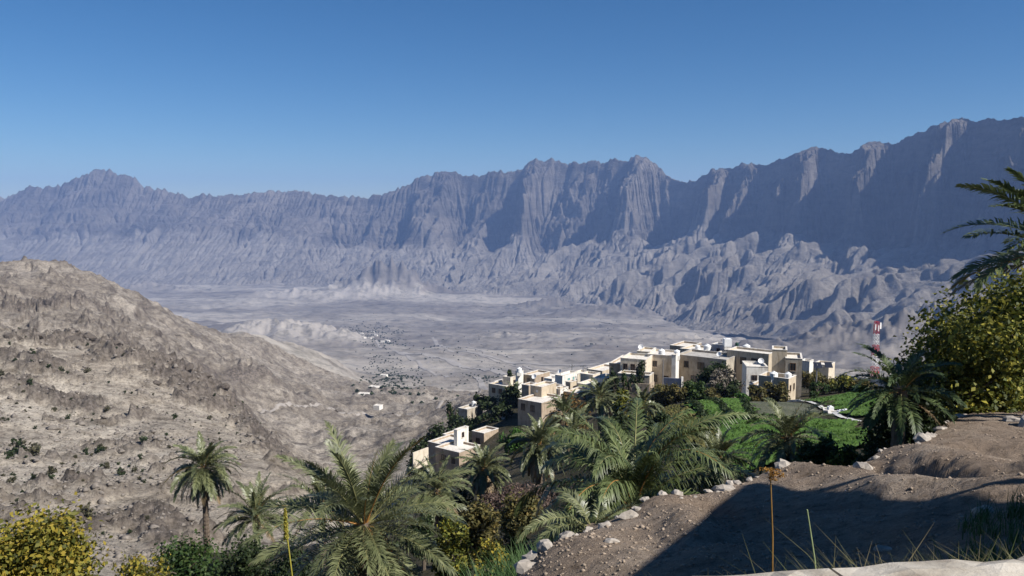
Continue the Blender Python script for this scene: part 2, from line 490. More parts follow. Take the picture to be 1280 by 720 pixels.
NU = 1000
U_GRID = np.concatenate([np.linspace(-1.35, -0.72, 60, endpoint=False), np.linspace(-0.72, 0.72, NU - 120), np.linspace(0.72, 1.35, 61)[1:]])
Y_GRID = np.exp(np.concatenate([np.linspace(math.log(2.5), math.log(60), 130, endpoint=False), np.linspace(math.log(60), math.log(1700), 470, endpoint=False), np.linspace(math.log(1700), math.log(12500), 330)]))
UU, YY = np.meshgrid(U_GRID, Y_GRID)
ZZ = ground_z(UU, YY)
_split = int(np.searchsorted(Y_GRID, 1300.0))
def sheet(name, r0, r1, mat):
    V = np.stack([UU[r0:r1] * YY[r0:r1], YY[r0:r1], ZZ[r0:r1]], 2).reshape(-1, 3)
    o = np_mesh(name, V, grid_faces(r1 - r0, UU.shape[1]), mat)
    tag(o, kind='structure')
    if name == 'valley_terrain':
        x, y = V[:, 0], V[:, 1]
        for nm, idx in (('limestone', (1, 2, 3, 4, 5, 6)), ('dark_rock', (0, 7, 8, 9, 15, 16))):
            a = np.zeros(len(V))
            for i_ in idx:
                if i_ >= len(SMALL_HILLS): continue
                px, py, D, hw, hd, hh, fr = SMALL_HILLS[i_]; cx, cy = xy(px, py, D)
                a = np.maximum(a, sstep(1.5, .5, np.hypot((x - cx) / hw, (y - cy) / hd) + .35 * fbm(x / hw * 2, y / hw * 2, 4, 87)))
            at__ = o.data.attributes.new(nm, 'FLOAT', 'POINT'); at__.data.foreach_set('value', (a * .9).astype(np.float32))
    if name == 'ground':
        a = o.data.attributes.new('garden_soil', 'FLOAT', 'POINT')
        x, y = V[:, 0], V[:, 1]
        d = poly_sd(x + 2.5 * fbm(x / 9, y / 9, 4, 93), y + 2.5 * fbm(x / 9, y / 9, 4, 94), GARDEN)
        a.data.foreach_set('value', sstep(-2.5, 1.5, d).astype(np.float32))
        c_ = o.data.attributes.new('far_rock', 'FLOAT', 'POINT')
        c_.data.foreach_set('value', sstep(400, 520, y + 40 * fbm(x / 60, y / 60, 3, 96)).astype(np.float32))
        b_ = o.data.attributes.new('outcrop', 'FLOAT', 'POINT')
        lf = np.maximum(sstep(0.03, -0.12, UU[r0:r1].ravel() + 0.0006 * (y - 100)) * sstep(75, 100, y), sstep(300, 480, y))
        b_.data.foreach_set('value', (outcrop(x, y) * lf).astype(np.float32))
    return o
def poly_sd(x, y, pts):
    P = [xy(*p) for p in pts]
    c = np.zeros(x.shape, bool); j = len(P) - 1
    for i in range(len(P)):
        xi, yi = P[i]; xj, yj = P[j]
        c ^= ((yi > y) != (yj > y)) & (x < (xj - xi) * (y - yi) / (yj - yi + 1e-12) + xi)
        j = i
    return np.where(c, 1, -1) * seg_dist(x, y, P + [P[0]])
GARDEN = [(-600, 1050, 7), (-300, 850, 30), (0, 760, 40), (120, 735, 56), (250, 705, 62), (400, 680, 95), (480, 640, 128), (525, 590, 160), (600, 525, 192), (700, 488, 200), (800, 484, 190), (950, 486, 180), (1120, 474, 210), (1300, 470, 200), (1900, 450, 200), (1900, 900, 6)]
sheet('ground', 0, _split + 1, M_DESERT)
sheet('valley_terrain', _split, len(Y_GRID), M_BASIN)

# ---- mountain range
EROSION_STEPS = 26
SKY = [(-200,250),(-60,255),(0,247),(15,243),(33,232),(55,233),(75,233),(85,227),(100,220),(120,213),(140,212),(160,219),(178,230),(190,236),(205,235),(220,240),(235,246),(247,243),(262,245),(285,244),(305,242),(330,238),(350,239),(372,238),(390,242),(400,241),(420,244),(435,247),(450,245),(465,246),(480,238),(497,236),(515,228),(530,220),(545,215),(560,213),(575,216),(590,220),(605,217),(620,213),(635,215),(650,212),(660,203),(672,198),(690,200),(705,202),(720,200),(740,201),(755,204),(765,199),(775,200),(785,200),(798,193),(812,200),(830,213),(845,222),(858,229),(870,224),(885,215),(900,207),(915,207),(925,205),(940,203),(955,207),(965,200),(975,199),(990,190),(1005,184),(1020,182),(1035,186),(1050,192),(1062,193),(1075,183),(1090,175),(1105,176),(1118,180),(1128,173),(1145,165),(1160,160),(1175,152),(1190,148),(1205,148),(1220,150),(1240,147),(1260,146),(1280,142),(1320,138),(1380,120),(1450,125),(1550,110),(1700,110),(1900,120)]
DIST = [(-400,11300),(-200,11000),(0,10500),(130,10300),(300,10000),(460,9600),(600,9000),(700,8600),(800,8150),(858,7700),(900,7300),(1000,6400),(1100,5700),(1200,5100),(1280,4600),(1400,4000),(1550,3500),(1700,3000),(1900,2500)]
FOOT = [(-200,292),(0,288),(150,290),(300,280),(460,300),(600,312),(700,312),(800,302),(870,300),(1000,292),(1100,302),(1200,312),(1280,312),(1500,312),(1900,312)]
WC = [(-200,800),(300,700),(460,620),(700,560),(850,460),(1000,380),(1280,370),(1900,370)]
WT = [(-200,1500),(300,1500),(600,1500),(750,1400),(900,1300),(1100,1400),(1280,1450),(1550,1200),(1900,900)]
HILL = [(-200,9),(400,14),(560,50),(700,72),(850,84),(1100,84),(1280,78),(1900,70)]
ZBOT = [(-200,-830),(900,-830),(1150,-720),(1350,-620),(1900,-560)]
SPUR = [(-200,90),(300,130),(460,200),(700,240),(850,260),(1100,290),(1900,290)]

pxs_d = np.linspace(-200, 1900, 4000)
Dd = smooth_interp(DIST, pxs_d, 90)
xd = np.array([ray(p, 230)[0] for p in pxs_d]) * Dd
arc = np.concatenate([[0], np.cumsum(np.hypot(np.diff(xd), np.diff(Dd)))])
NS = 1700
# finer along the part the photograph shows
wgt = np.interp(pxs_d, [-200, -60, 0, 1280, 1340, 1900], [0.25, 0.3, 1, 1, 0.3, 0.12])
app = np.concatenate([[0], np.cumsum(np.diff(pxs_d) * 0.5 * (wgt[1:] + wgt[:-1]))])
pxs = np.interp(np.linspace(0, app[-1], NS), app, pxs_d)
S = np.interp(pxs, pxs_d, arc)
CX, CY = np.interp(pxs, pxs_d, xd), np.interp(pxs, pxs_d, Dd)
tx, ty = np.gradient(smooth_interp(list(zip(pxs_d, xd)), pxs, 120, 7), S), np.gradient(smooth_interp(list(zip(pxs_d, Dd)), pxs, 120, 7), S)
ln = np.hypot(tx, ty); tx /= ln; ty /= ln
NXv, NYv = ty, -tx                      # towards the camera side
skyp = interp(SKY, pxs) + 7.0 * (0.5 - ridged(S / 250, S * 0 + 0.4, 6, 3, 0.62)) + 3.5 * (0.5 - ridged(S / 90, S * 0 + 0.7, 4, 13, 0.6)) + 1.3 * fbm(S / 70, S * 0, 4, 3)
ZC = np.array([ray(p, q)[1] for p, q in zip(pxs, skyp)]) * CY
wc = smooth_interp(WC, pxs, 60); wt_ = smooth_interp(WT, pxs, 100)
ZF = np.array([ray(p, q)[1] for p, q in zip(pxs, smooth_interp(FOOT, pxs, 60))]) * (CY - wc * 0.9)
hill_a = smooth_interp(HILL, pxs, 60); spur_a = smooth_interp(SPUR, pxs, 60)
tq = np.concatenate([np.linspace(-1.2, 0, 30, endpoint=False), np.linspace(0, 1, 250, endpoint=False), np.linspace(1, 2, 260)])
T2, S2 = np.meshgrid(tq, S, indexing='ij')
def B(a): return np.broadcast_to(a, T2.shape)
wcB, wtB, ZCB, ZFB = B(wc), B(wt_), B(ZC), B(ZF)
tm = np.where(T2 < 1, T2 * wcB, wcB + (T2 - 1) * wtB)
warp = fbm(S2 / 700, tm / 500, 4, 5) * 190 + fbm(S2 / 180, tm / 150, 3, 8) * 42
lean2 = 1.5 * fbm(S2 / 900, tm / 900, 2, 88) + 0.1
r_big = ridged((S2 + warp) / 620, tm / 2600 + S2 * 0, 4, 7, 0.5)
r_mid = ridged((S2 + 0.9 * warp + lean2 * tm) / 230, tm / 520, 6, 17, 0.56)
r_fin = ridged((S2 - 1.1 * lean2 * tm + 0.4 * warp) / 80, tm / 150, 5, 27, 0.58)
env = np.clip(T2 / 0.8, 0, 1) * (1 - 0.88 * sstep(0.92, 1.3, T2)) * (1 - 0.75 * sstep(0.9, 1.35, T2))
# buttresses run down from the summits, ravines from the notches
_cs = interp(SKY, pxs) - smooth_interp(SKY, pxs, 45, 15)
def spur_of(s): return np.interp(s, S, -_cs / 7.0)
leanB = B(smooth_interp([(-200, 0.1), (700, 0.15), (860, 0.35), (1000, 0.6), (1900, 0.6)], pxs, 60))
butt = np.clip(spur_of(S2 - leanB * tm + 0.12 * warp), -1.2, 1.2)
shift = B(spur_a) * env * (butt * 1.05 + (r_big - 0.55) * 1.4 + (r_mid - 0.5) * 0.7 + (r_fin - 0.5) * 0.2)
te = tm - np.clip(shift, -0.9 * wcB * env, 0.62 * wcB * env)
q = np.clip(te / wcB, -2, 4)
# cliff profile: ledges alternate with faces, steep in the upper half
def cliff(q):
    return np.interp(q, [-2, 0, 0.06, 0.2, 0.34, 0.45, 0.6, 0.72, 0.86, 1.0], [-0.9, 0, 0.07, 0.30, 0.44, 0.60, 0.70, 0.85, 0.92, 1.0])
qw = q + 0.05 * fbm(S2 / 260, tm / 160, 5, 37)
zc_ = ZCB + (ZFB - ZCB) * np.where(q < 0.02, np.abs(q) * 0.9, cliff(qw) * sstep(0.0, 0.1, q) + (1 - sstep(0.0, 0.1, q)) * q)
q2 = np.clip((te - wcB) / wtB, 0, 1.2)
EX = [(-200, 1.5), (460, 1.5), (700, 1.2), (900, 0.95), (1900, 0.9)]
zbB = B(smooth_interp(ZBOT, pxs, 80))
zt = ZFB + (zbB - ZFB) * (1 - (1 - np.clip(q2, 0, 1)) ** B(smooth_interp(EX, pxs, 80)))
zz = np.where(te < wcB, zc_, zt)
Xm = B(CX) + B(NXv) * tm; Ym = B(CY) + B(NYv) * tm
he = sstep(0.75, 1.25, T2) * sstep(2.05, 1.75, T2)
h1 = ridged(Xm / 900 + 0.3 * fbm(Xm / 800, Ym / 800, 3, 6), Ym / 900, 5, 41, 0.45)
h3 = ridged((S2 + 0.4 * tm + 1.2 * warp) / 380, tm / 1300 + S2 / 2500, 4, 52, 0.42)
soft = B(smooth_interp([(-200, 0.25), (400, 0.35), (600, 1), (1900, 1)], pxs, 60))
zz = zz + he * B(hill_a) * ((h1 - 0.45) * 2.3 + (h3 - 0.45) * 2.0)
zz = zz + (fbm(Xm / 90, Ym / 90, 5, 47, 0.55) * 9 + fbm(Xm / 14, Ym / 14, 3, 49) * 1.5) * sstep(0.0, 0.12, np.abs(T2)) * np.where(T2 > 1, soft, 1)
# running water: carve gullies down the slope (stream power, row by row from the crest)
i0 = int(np.searchsorted(tq, 0.0))
ds_ = np.gradient(S)
def erode(z, steps, K, m=0.45, dif=0.035):
    nr, nc = z.shape
    hard = 0.55 + 0.9 * np.clip(fbm(S2 / 240, z / 70, 4, 55) + 0.5, 0, 1.4)      # hard and soft beds
    col = np.arange(nc)
    for it in range(steps):
        A = np.zeros((nr, nc)); rec = np.zeros((nr, nc), np.int64); dist = np.ones((nr, nc))
        acc = np.zeros(nc)
        for j in range(i0, nr - 1):
            dt = tm[j + 1] - tm[j]
            acc = acc + ds_ * dt
            A[j] = acc
            zn = z[j + 1]
            best = (z[j] - zn) / dt; r = col.copy(); dd = dt.copy()
            for sh in (-1, 1):
                k = np.clip(col + sh, 0, nc - 1); dg = np.sqrt(dt * dt + ds_ * ds_)
                sl = (z[j] - zn[k]) / dg
                u = sl > best; best = np.where(u, sl, best); r = np.where(u, k, r); dd = np.where(u, dg, dd)
            rec[j] = r; dist[j] = dd
            acc = np.bincount(r, weights=acc, minlength=nc)
        for j in range(nr - 2, i0, -1):
            zr = z[j + 1][rec[j]]
            F_ = K * hard[j] * A[j] ** m / dist[j]
            z[j] = np.where(z[j] > zr, (z[j] + F_ * zr) / (1 + F_), z[j])
        z[i0 + 2:, 1:-1] += dif * (z[i0 + 2:, :-2] - 2 * z[i0 + 2:, 1:-1] + z[i0 + 2:, 2:])
    return z
zz = erode(zz, EROSION_STEPS, 0.055)
_cl = sstep(1.12, 0.85, T2)
zz = zz + fbm(zz / 34 + 0.4 * fbm(S2 / 300, tm / 300, 3, 58), S2 / 2600, 4, 59, 0.6) * 9 * sstep(0.02, 0.12, T2) * (0.25 + 0.75 * _cl)
zz = zz + (ridged(Xm / 30, Ym / 30, 3, 48, 0.55) - 0.5) * (4 + 6 * _cl) * sstep(0.02, 0.12, T2) * np.where(T2 > 1, soft * 0.6, 1)
V = np.stack([Xm, Ym, zz], 2).reshape(-1, 3)
o = np_mesh('mountain_range', V, grid_faces(len(tq), NS), M_MOUNT)
_a = o.data.attributes.new('foothill_lit', 'FLOAT', 'POINT')  # mask of the foothills that get the painted sunlit tone
_a.data.foreach_set('value', (sstep(0.95, 1.12, T2 + 0.10 * fbm(S2 / 260, tm / 260, 4, 83)) * (0.55 + 0.45 * np.clip(fbm(Xm / 500, Ym / 500, 4, 85) + 0.6, 0, 1))).ravel().astype(np.float32))
tag(o, kind='structure')

# ---- the desert haze: a closed box of even air round the whole scene
def make_haze():
    m = bpy.data.materials.new('haze_air'); m.use_nodes = True
    nt = m.node_tree; nt.nodes.clear()
    out = nt.nodes.new('ShaderNodeOutputMaterial')
    v = nt.nodes.new('ShaderNodeVolumePrincipled')
    v.inputs['Density'].default_value = HAZE_DENSITY
    v.inputs['Color'].default_value = (0.34, 0.53, 1.0, 1)
    v.inputs['Anisotropy'].default_value = 0.0
    nt.links.new(v.outputs[0], out.inputs['Volume'])
    x0, x1, y0, y1, z0, z1 = -20000, 20000, -600, 16000, -1500, 680
    vv = [(x, y, z) for z in (z0, z1) for y in (y0, y1) for x in (x0, x1)]
    ff = [(0, 2, 3, 1), (4, 5, 7, 6), (0, 1, 5, 4), (2, 6, 7, 3), (0, 4, 6, 2), (1, 3, 7, 5)]
    o = np_mesh('haze', vv, ff, m, smooth=False)
    tag(o, kind='stuff')
make_haze()
# ================================================================== VILLAGE
def wall_mat(name, col, var=0.16):
    m, nt, b = new_mat(name)
    p, g = geo_pos(nt)
    ps, _ = geo_pos(nt, (1.0, 1.0, 0.25))
    n1 = noise_node(nt, p, 0.7, 7, 0.65)
    n2 = noise_node(nt, ps, 2.4, 5, 0.7)
    r1 = ramp(nt, n1.outputs[0], [(0.3, tuple(c * (1 - var) for c in col)), (0.7, tuple(c * (1 + var * 0.5) for c in col))])
    r2 = ramp(nt, n2.outputs[0], [(0.36, (0.62, 0.57, 0.51)), (0.52, (1, 1, 1))])
    nt.links.new(mix(nt, 0.7, r1.outputs[0], r2.outputs[0], 'MULTIPLY'), b.inputs['Base Color'])
    return m
W_CREAM = wall_mat('cream_render', (0.66, 0.58, 0.46))
W_WHITE = wall_mat('white_render', (0.74, 0.71, 0.65))
W_TAN = wall_mat('tan_render', (0.52, 0.44, 0.33))
W_BROWN = wall_mat('brown_render', (0.40, 0.32, 0.24), 0.25)
W_GREY = wall_mat('blue_grey_render', (0.33, 0.35, 0.40))
W_STONE = wall_mat('rubble_stone', (0.42, 0.37, 0.30), 0.4)
M_ROOF = wall_mat('limewashed_roof', (0.66, 0.62, 0.56))
M_ROOFG = wall_mat('concrete_roof', (0.42, 0.40, 0.37), 0.3)
M_FRAME = plain('wood_frame', (0.10, 0.06, 0.04), 0.7)
M_FRAMEW = plain('white_frame', (0.6, 0.58, 0.55), 0.6)
M_PANE = plain('window_pane', (0.02, 0.023, 0.028), 0.15, spec=0.5)
M_TEAL = plain('teal_shutter', (0.10, 0.33, 0.32), 0.6)
M_DOOR = plain('door_wood', (0.16, 0.09, 0.05), 0.6)
M_TANK = plain('white_plastic', (0.78, 0.78, 0.76), 0.45, var=0.08)
M_TANKG = plain('green_plastic', (0.03, 0.07, 0.05), 0.5, var=0.1)
M_STEEL = plain('grey_steel', (0.22, 0.22, 0.23), 0.5, metal=0.3)
M_REDP = plain('red_paint', (0.50, 0.035, 0.03), 0.5, var=0.15)
M_WHITEP = plain('white_paint', (0.78, 0.77, 0.75), 0.5, var=0.1)
M_PVPANEL = plain('solar_glass', (0.015, 0.018, 0.03), 0.2, spec=0.5, var=0.1)

class MB:
    """collects shapes in one mesh"""
    def __init__(self): self.v = []; self.f = []
    def quad(self, *p):
        n = len(self.v); self.v += [tuple(q) for q in p]; self.f.append(tuple(range(n, n + len(p))))
    def box(self, x0, x1, y0, y1, z0, z1):
        n = len(self.v)
        self.v += [(x, y, z) for z in (z0, z1) for y in (y0, y1) for x in (x0, x1)]
        self.f += [tuple(n + i for i in q) for q in ((0, 2, 3, 1), (4, 5, 7, 6), (0, 1, 5, 4), (2, 6, 7, 3), (0, 4, 6, 2), (1, 3, 7, 5))]
    def bar(self, a, b, r, n=4, r2=None):
        a = Vector(a); b = Vector(b); d = (b - a).normalized()
        s = d.orthogonal().normalized(); t = d.cross(s); r2 = r if r2 is None else r2
        k = len(self.v)
        for P, R_ in ((a, r), (b, r2)):
            for i in range(n):
                an = 2 * math.pi * (i + 0.5) / n
                self.v.append(tuple(P + (s * math.cos(an) + t * math.sin(an)) * R_))
        for i in range(n):
            j = (i + 1) % n
            self.f.append((k + i, k + j, k + n + j, k + n + i))
        self.f.append(tuple(k + i for i in reversed(range(n)))); self.f.append(tuple(k + n + i for i in range(n)))
    def tube(self, pts, rad, n=6):
        k0 = len(self.v); m = len(pts); pts = [Vector(p) for p in pts]
        s = None
        for i, p in enumerate(pts):
            d = (pts[min(i + 1, m - 1)] - pts[max(i - 1, 0)]).normalized()
            s = d.orthogonal().normalized() if s is None else (s - d * s.dot(d)).normalized()
            t = d.cross(s)
            for j in range(n):
                an = 2 * math.pi * j / n
                self.v.append(tuple(p + (s * math.cos(an) + t * math.sin(an)) * rad[i]))
        for i in range(m - 1):
            for j in range(n):
                a = k0 + i * n + j; b = k0 + i * n + (j + 1) % n
                self.f.append((a, b, b + n, a + n))
        self.f.append(tuple(k0 + j for j in reversed(range(n)))); self.f.append(tuple(k0 + (m - 1) * n + j for j in range(n)))
    def lathe(self, c, prof, n=14):
        k0 = len(self.v); m = len(prof)
        for r, z in prof:
            for j in range(n):
                an = 2 * math.pi * j / n
                self.v.append((c[0] + r * math.cos(an), c[1] + r * math.sin(an), c[2] + z))
        for i in range(m - 1):
            for j in range(n):
                a = k0 + i * n + j; b = k0 + i * n + (j + 1) % n
                self.f.append((a, b, b + n, a + n))
        self.f.append(tuple(k0 + j for j in reversed(range(n)))); self.f.append(tuple(k0 + (m - 1) * n + j for j in range(n)))
    def build(self, name, mat, parent=None, smooth=False, bevel=0.0):
        me = bpy.data.meshes.new(name)
        me.from_pydata(self.v, [], self.f)
        me.materials.append(mat)
        if smooth:
            for p in me.polygons: p.use_smooth = True
        me.update()
        o = bpy.data.objects.new(name, me); COL.objects.link(o)
        if parent is not None: o.parent = parent
        if bevel:
            md = o.modifiers.new('bevel', 'BEVEL'); md.width = bevel; md.segments = 2; md.limit_method = 'ANGLE'
        return o

def block_walls(mb, x0, x1, y0, y1, zb, zt, par=0.35, th=0.22):
    """outer walls with a parapet standing round a sunken flat roof"""
    mb.box(x0, x1, y0, y1, zb, zt - par)
    for (a, b, c, d) in ((x0, x1, y0, y0 + th), (x0, x1, y1 - th, y1), (x0, x0 + th, y0 + th, y1 - th), (x1 - th, x1, y0 + th, y1 - th)):
        mb.box(a, b, c, d, zt - par + 0.002, zt)

TANKS = []
def make_house(name, label, D, rho, blocks, cat='house', group='flat roofed village houses'):
    """blocks: dict(xl,xc,xr,yt,yb,D,mat,depth,win,door,roof). xl-xc is the face turned left, xc-xr the face turned right"""
    r = math.radians(rho)
    b0 = blocks[0]
    D0 = b0.get('D', D)
    o0 = at(b0['xc'], b0['yb'], D0)
    root = empty(name, o0, -r)
    tag(root, label, cat, group)
    Minv = Matrix.Translation(o0) @ Matrix.Rotation(-r, 4, 'Z')
    Minv = Minv.inverted()
    for i, b in enumerate(blocks):
        Db = b.get('D', D); k = F_PX / Db
        c = Minv @ at(b['xc'], b['yt'], Db)
        zb = (Minv @ at(b['xc'], b['yb'], Db)).z - (2.5 if b.get('found', True) else 0)
        Wd = max(0.8, (b['xc'] - b['xl']) / (k * max(0.25, math.cos(r))))
        Dp = b.get('depth') or max(1.2, (b['xr'] - b['xc']) / (k * max(0.3, math.sin(r))))
        x0, x1, y0, y1, zt = c.x - Wd, c.x, c.y, c.y + Dp, c.z
        e = 0.004 * i
        mb = MB(); par = b.get('par', 0.4)
        block_walls(mb, x0 + e, x1 - e, y0 + e, y1 - e, zb, zt - e, par)
        mb.build('wall', b.get('mat', W_CREAM), root)
        rb = MB(); th = 0.22
        rb.box(x0 + th + 0.01, x1 - th - 0.01, y0 + th + 0.01, y1 - th - 0.01, zt - par + 0.003, zt - par + 0.07)
        for (a, bb, cc, d) in ((x0 - .05, x1 + .05, y0 - .05, y0 + th + .03), (x0 - .05, x1 + .05, y1 - th - .03, y1 + .05), (x0 - .05, x0 + th + .03, y0 + th + .034, y1 - th - .034), (x1 - th - .03, x1 + .05, y0 + th + .034, y1 - th - .034)):
            rb.box(a, bb, cc, d, zt + 0.004 - e, zt + 0.075)
        if b.get('roof', True) is not None:
            rb.build('roof', b.get('roofmat', M_ROOF), root)
        for w in b.get('win', []):
            face, fr, zf, ww, hh = w[:5]; fm = w[5] if len(w) > 5 else M_FRAME; pm = w[6] if len(w) > 6 else M_PANE
            fb, pb, sb = MB(), MB(), MB(); t = 0.07; zc = zt - zf
            if face == 'f':
                xc = x0 + fr * (x1 - x0); Y = y0
                for (a, bb, z0, z1) in ((xc - ww / 2 - t, xc + ww / 2 + t, zc + hh / 2, zc + hh / 2 + t), (xc - ww / 2 - t, xc + ww / 2 + t, zc - hh / 2 - t, zc - hh / 2), (xc - ww / 2 - t, xc - ww / 2, zc - hh / 2, zc + hh / 2), (xc + ww / 2, xc + ww / 2 + t, zc - hh / 2, zc + hh / 2), (xc - .025, xc + .025, zc - hh / 2, zc + hh / 2)):
                    fb.box(a, bb, Y - 0.06, Y + 0.02, z0, z1)
                pb.box(xc - ww / 2, xc + ww / 2, Y - 0.02, Y + 0.03, zc - hh / 2, zc + hh / 2)
                sb.box(xc - ww / 2 - .15, xc + ww / 2 + .15, Y - 0.14, Y + 0.02, zc - hh / 2 - t - .09, zc - hh / 2 - t - 0.004)
            else:
                yc = y0 + fr * (y1 - y0); X = x1
                for (a, bb, z0, z1) in ((yc - ww / 2 - t, yc + ww / 2 + t, zc + hh / 2, zc + hh / 2 + t), (yc - ww / 2 - t, yc + ww / 2 + t, zc - hh / 2 - t, zc - hh / 2), (yc - ww / 2 - t, yc - ww / 2, zc - hh / 2, zc + hh / 2), (yc + ww / 2, yc + ww / 2 + t, zc - hh / 2, zc + hh / 2), (yc - .025, yc + .025, zc - hh / 2, zc + hh / 2)):
                    fb.box(X - 0.02, X + 0.06, a, bb, z0, z1)
                pb.box(X - 0.03, X + 0.02, yc - ww / 2, yc + ww / 2, zc - hh / 2, zc + hh / 2)
                sb.box(X - 0.02, X + 0.14, yc - ww / 2 - .15, yc + ww / 2 + .15, zc - hh / 2 - t - .09, zc - hh / 2 - t - 0.004)
            fo = fb.build('window', fm, root); pb.build('pane', pm, fo); sb.build('sill', b.get('mat', W_CREAM), fo)
        if 'door' in b:
            fr, dh = b['door']; xc = x0 + fr * (x1 - x0); zb2 = (Minv @ at(b['xc'], b['yb'], Db)).z
            db = MB(); db.box(xc - .5, xc + .5, y0 - .05, y0 + .02, zb2, zb2 + dh); d_ = db.build('door', M_DOOR, root)
            hb = MB(); hb.box(xc + .32, xc + .38, y0 - .1, y0 - .052, zb2 + .95, zb2 + 1.1); hb.build('handle', M_STEEL, d_)
    return root

def B_(xl, xc, xr, yt, yb, **kw):
    return dict(xl=xl, xc=xc, xr=xr, yt=yt, yb=yb, **kw)
G1 = 'houses stepping down the left edge of the village'
G2 = 'houses at the top of the village'
make_house('stepped_house', 'lowest house on the village slope, brown walled with a white stair tower on its roof', 130, 37, [
    B_(541, 574, 590, 566, 592, mat=W_BROWN, depth=5.5, win=[('f', .35, 1.6, .8, 1.1), ('f', .75, 1.6, .7, 1.0)]),
    B_(533, 552, 562, 556, 588, mat=W_BROWN, D=135, depth=6),
    B_(567, 571.5, 585, 538, 566, mat=W_WHITE, D=135, par=.25, win=[('r', .5, 1.1, .5, .8)]),
    B_(552, 568, 577, 546, 566, mat=W_BROWN, D=141, depth=4)], group=G1)
make_house('long_roof_house', 'second house up the slope, wide pale roof with a white box room at its back', 142, 37, [
    B_(589, 605, 623, 542, 566, mat=W_BROWN, D=140, win=[('f', .5, 1.6, .8, 1.0)]),
    B_(606, 624, 643, 546, 566, mat=W_TAN, D=145, depth=7, roofmat=M_ROOFG),
    B_(623, 630, 640, 523, 545, mat=W_WHITE, D=153)], group=G1)
make_house('rubble_house', 'small isolated brown house hanging on the left rim above the dark trees', 172, 37, [
    B_(572, 584, 603, 512, 528, mat=W_STONE),
    B_(590, 593, 597, 504, 515, mat=W_WHITE, D=176)], group=G1)
make_house('terrace_house', 'house with an open shaded terrace at the left rim behind the dark trees', 180, 37, [
    B_(610, 632, 652, 483, 506, mat=W_TAN, roofmat=M_ROOF, win=[('f', .3, 1.4, .9, 1.1), ('f', .7, 1.4, .9, 1.1), ('r', .4, 1.3, .7, .9)]),
    B_(617, 625, 640, 478, 490, mat=W_BROWN, D=187)], group=G1)
make_house('two_storey_house', 'brown house with two dark windows, white terrace roof and a smaller upper room', 142, 37, [
    B_(647, 677, 692, 504, 532, mat=W_BROWN, depth=7, win=[('f', .22, 1.3, .75, 1.1), ('f', .62, 1.3, .75, 1.1)]),
    B_(663, 677, 688, 484, 508, mat=W_TAN, D=148, depth=5, win=[('f', .6, .9, .35, .35, M_FRAMEW, M_TANK)])], group=G1)
make_house('tower_house', 'pale house with a thin white tower at its left corner, behind the terrace roof', 172, 37, [
    B_(645, 648, 654.5, 465, 490, mat=W_WHITE),
    B_(653, 668, 680, 470, 490, mat=W_BROWN, D=172, depth=6, win=[('f', .5, 1.2, .7, .9), ('r', .5, 1.2, .7, .9)]),
    B_(652, 661, 672, 482, 502, mat=W_BROWN, D=160)], group=G1)
make_house('teal_window_house', 'white walled house with two small teal windows beside a brown block', 165, 37, [
    B_(694, 703, 724, 470, 494, mat=W_WHITE, win=[('r', .42, 1.3, .8, .9, M_FRAMEW, M_TEAL), ('r', .75, 1.3, .6, .9, M_FRAMEW, M_TEAL)]),
    B_(686, 700, 708, 484, 502, mat=W_TAN, D=154, win=[('f', .5, 1.0, .4, .8)]),
    B_(680, 690, 700, 474, 494, mat=W_WHITE, D=170),
    B_(707, 713, 722, 478, 496, mat=W_TAN, D=156)], group=G1)
make_house('low_pale_house', 'low pale house with a bright roof, just left of the tall cream house', 165, 37, [
    B_(735, 753, 768, 464, 482, mat=W_TAN, depth=7, win=[('f', .4, 1.3, .7, .9), ('r', .5, 1.3, .7, .9)]),
    B_(726, 741, 752, 469, 488, mat=W_CREAM, D=160, roofmat=M_ROOF)], group=G1)
make_house('flat_top_house', 'low white house in the dip right below the teal windowed house', 155, 37, [
    B_(722, 734, 752, 481, 500, mat=W_CREAM, depth=6, win=[('r', .3, 1.2, .6, .8), ('r', .7, 1.2, .6, .8)]),
    B_(741, 752, 766, 487, 505, mat=W_TAN, D=148, depth=6)], group=G1)
make_house('tall_cream_house', 'largest cream house with stacked terraces, at the centre of the village', 140, 24, [
    B_(774, 812, 817, 470, 496, mat=W_TAN, D=137, depth=3.0, win=[('f', .2, 1.2, .9, 1.1), ('f', .5, 1.2, .7, 1.1)], door=(.8, 2.1)),
    B_(777, 807, 812, 450, 486, mat=W_CREAM, D=141, depth=6, win=[('f', .2, 1.5, .7, 1.0), ('f', .5, 1.5, .7, 1.0), ('f', .8, 1.5, .7, 1.0)]),
    B_(762, 776, 790, 455, 494, mat=W_BROWN, D=146, depth=9),
    B_(797, 812, 820, 440, 460, mat=W_TAN, D=147, depth=5, win=[('f', .5, 1.0, .6, .8)]),
    B_(811, 841, 848, 445, 494, mat=W_CREAM, D=144, depth=6, win=[('f', .3, 1.7, .7, 1.0), ('f', .3, 4.4, .9, 1.2), ('f', .75, 4.4, .7, 1.1)]),
    B_(841, 845, 853, 444, 494, mat=W_WHITE, D=142)], group=G2)
make_house('brown_rear_house', 'brown house with white roof carrying three white tanks, behind the tall cream house', 168, 37, [
    B_(840, 860, 870, 434, 456, mat=W_BROWN, depth=7, win=[('f', .5, 1.2, .6, .8)]),
    B_(854, 880, 892, 439, 460, mat=W_TAN, D=160, depth=6, win=[('f', .7, 1.3, .7, .9)])], group=G2)
make_house('shaded_long_house', 'long dark house wall in shade behind the bare tree, grey roof and barred window', 142, 35, [
    B_(853, 908, 922, 450, 488, mat=W_STONE, depth=7, roofmat=M_ROOFG, win=[('f', .5, 1.6, 1.2, 1.2), ('f', .2, 1.6, .8, 1.1), ('f', .78, 1.7, .8, 1.1), ('f', .35, 4.2, .8, 1.1)])], group=G2)
